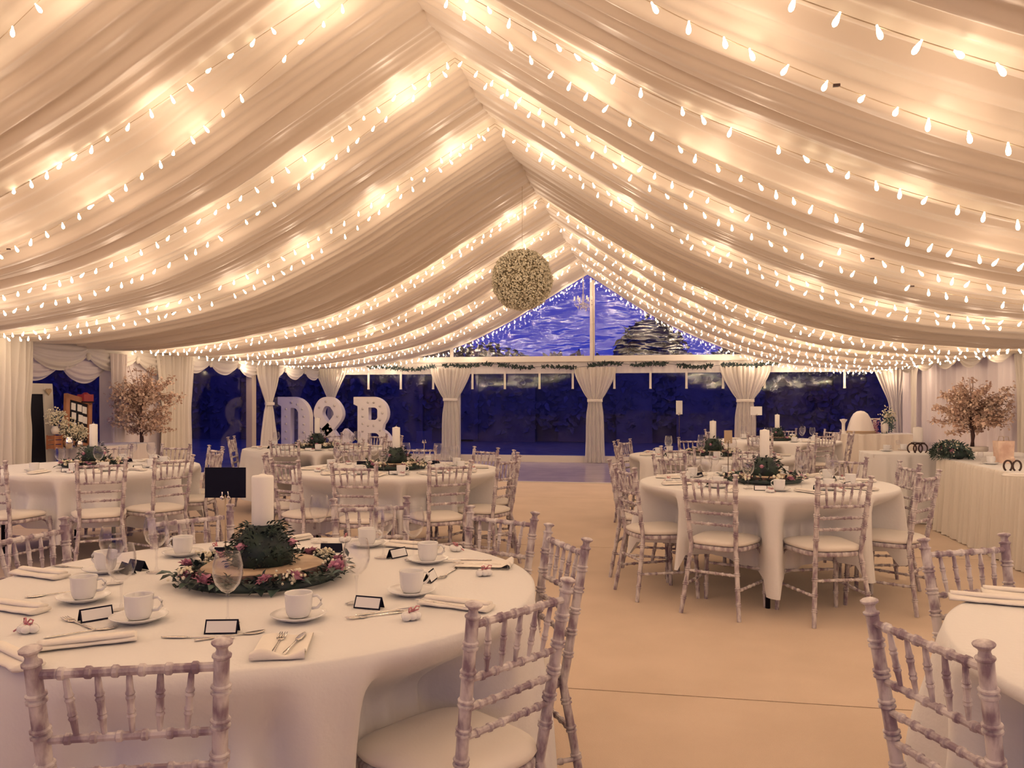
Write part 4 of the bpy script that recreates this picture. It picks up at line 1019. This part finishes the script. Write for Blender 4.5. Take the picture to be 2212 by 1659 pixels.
mb = MB()
for _ in range(90): mb.blob((rg.gauss(0,.04), -.03+rg.uniform(-.01,.01), abs(rg.gauss(.10,.07))), .011, 5, 3)
tag(mb.build('flower_trim', M['rose'], t), kind='stuff')
x, y = on_cake(1911)
t = empty('white_jar', (x, y, HT)); tag(t, 'rounded white jar with cream flowers at the right end of the corner cake table', 'jar')
MB().lathe([(0,0),(.05,0),(.065,.06),(.065,.16),(.045,.22),(0,.235)], n=16).build('jar_body', M['letter'], t)
mb = MB(); lf = MB()
for _ in range(160):
    mb.blob((.06+rg.gauss(0,.06), rg.gauss(0,.05), .30+rg.gauss(0,.07)), .012, 5, 3)
    lf.leaf((.06+rg.gauss(0,.06), rg.gauss(0,.05), .20+rg.gauss(0,.1)), (rg.uniform(-1,1), -.2, rg.uniform(-1,1)), (0,-1,0), .05, .02)
tag(mb.build('cream_flowers', M['gyp'], t), kind='stuff'); tag(lf.build('flower_leaves', M['leafg'], t), kind='stuff')

# ------------------------------------------------------------ things by the left wall window
yf = at_x(113, -7.50)-.40
t = empty('white_framed_board', (-7.56, yf, 0), 0); tag(t, 'tall dark board in a broad white frame leaning by the left wall behind the curtain', 'framed board')
tilt = Matrix.Rotation(-.06, 3, 'Y')
MB().box((0, 0, .77), (.05, .80, 1.36), tilt).build('dark_panel', M['ink'], t, smooth=False)
for c_, d_ in (((.012,-.40,.77),(.07,.15,1.54)), ((.012,.40,.77),(.07,.15,1.54)), ((.012-.045,0,1.49),(.07,.95,.13)), ((.012+.04,0,.07),(.07,.95,.13))):
    MB().box(c_, d_, tilt).build('frame_bar', M['drape'], t, smooth=False)
ht = MB(); hp = [(16*math.sin(a)**3, 13*math.cos(a)-5*math.cos(2*a)-2*math.cos(3*a)-math.cos(4*a)) for a in [2*PI*k/24 for k in range(24)]]
ht.ring_sweep([[Vector((xx, .0030*a, .0030*b)) for a, b in hp] for xx in (0, .012)])
h_ = ht.build('wooden_heart', M['card2'], t, smooth=False); h_.location = (.035, .36, 1.46)
yb = at_x(178, -7.22)
t = empty('photo_board', (-7.30, yb, .765), 0); tag(t, 'tilted orange timber framed photo board on the small table by the left window', 'framed board')
t.rotation_euler = (0, -.16, 0)
MB().box((0,0,.30), (.02,.36,.60)).build('dark_panel', M['ink'], t, smooth=False)
for c_, d_ in (((.01,-.20,.31),(.035,.07,.66)), ((.01,.20,.31),(.035,.07,.66)), ((.01,0,.61),(.035,.46,.07)), ((.01,0,.03),(.035,.46,.06))):
    MB().box(c_, d_).build('frame_bar', M['orange'], t, smooth=False)
for i, (a, b) in enumerate([(-.09,.50),(.02,.50),(.11,.49),(-.08,.38),(.04,.37),(.12,.36),(-.07,.25),(.06,.24)]):
    MB().box((.014, a, b), (.006, .075, .09)).build('photo', M['card'], t, smooth=False)
t.rotation_euler = (-0.20, -.14, 0)
o = MB().box((0,0,.05), (.10,.18,.09)).lathe([(.05,.095),(.02,.12),(0,.12)], n=10).build('red_tin', M['red'], smooth=False); o.location = (-7.38, yb+.26, 1.33)
tag(o, 'small dark red tin on top of the orange framed board at the left', 'tin')
pl = MB().box((0,0,.28), (.03,.10,.56)).box((0,0,.565),(.14,.22,.015)).box((0,0,.008),(.14,.22,.016)).build('shelf_riser', M['ink'], smooth=False); pl.location = (-7.40, yb+.26, .762)
tag(pl, 'dark riser behind the orange framed board carrying the red tin', 'stand')
def posy(x, y, z, r, h, label, seed, mt='gyp', pot='steel', sp=.12):
    rg = random.Random(seed); t = empty('potted_flowers', (x, y, z)); tag(t, label, 'flowers')
    MB().lathe([(0,0),(r*.8,0),(r,h*.6),(r*.7,h*.85),(r*.85,h),(0,h*.98)], n=16).build('pot', M[pot], t)
    mb = MB(); st = MB()
    for _ in range(260):
        v = Vector((rg.gauss(0,1), rg.gauss(0,1), rg.gauss(0,1))).normalized()*sp*rg.uniform(.4,1)
        mb.blob((v.x, v.y, h+sp*.8+v.z), rg.uniform(.007,.013), 5, 3)
    for _ in range(30): st.tube([(0,0,h*.9), (rg.gauss(0,sp*.4), rg.gauss(0,sp*.4), h+sp)], .002, 3)
    tag(mb.build('blooms', M[mt], t), kind='stuff'); tag(st.build('stems', M['leafg'], t), kind='stuff')
posy(-7.12, at_x(150,-7.1), .762, .06, .15, 'silver churn of cream gypsophila in front of the orange framed board', 41, sp=.13)
posy(-7.15, at_x(178,-7.1), .762, .05, .09, 'low pot of pale gypsophila right of the silver churn', 43, sp=.12)
t = empty('brown_crate', (-7.2, at_x(118,-7.2), .762)); tag(t, 'small reddish brown wooden crate left of the silver churn', 'crate')
for k in range(3): MB().box((0,0,.03+.055*k), (.10,.12,.045)).build('plank', M['orange'], t, smooth=False)
for sx in (-1,1):
    for sy in (-1,1): MB().box((sx*.052, sy*.062, .085), (.014,.014,.17)).build('corner_post', M['orange'], t, smooth=False)
posy(-7.2, at_x(119,-7.2), .94, .05, .10, 'cream flowers in a white pot on the reddish brown crate', 42, pot='white', sp=.13)
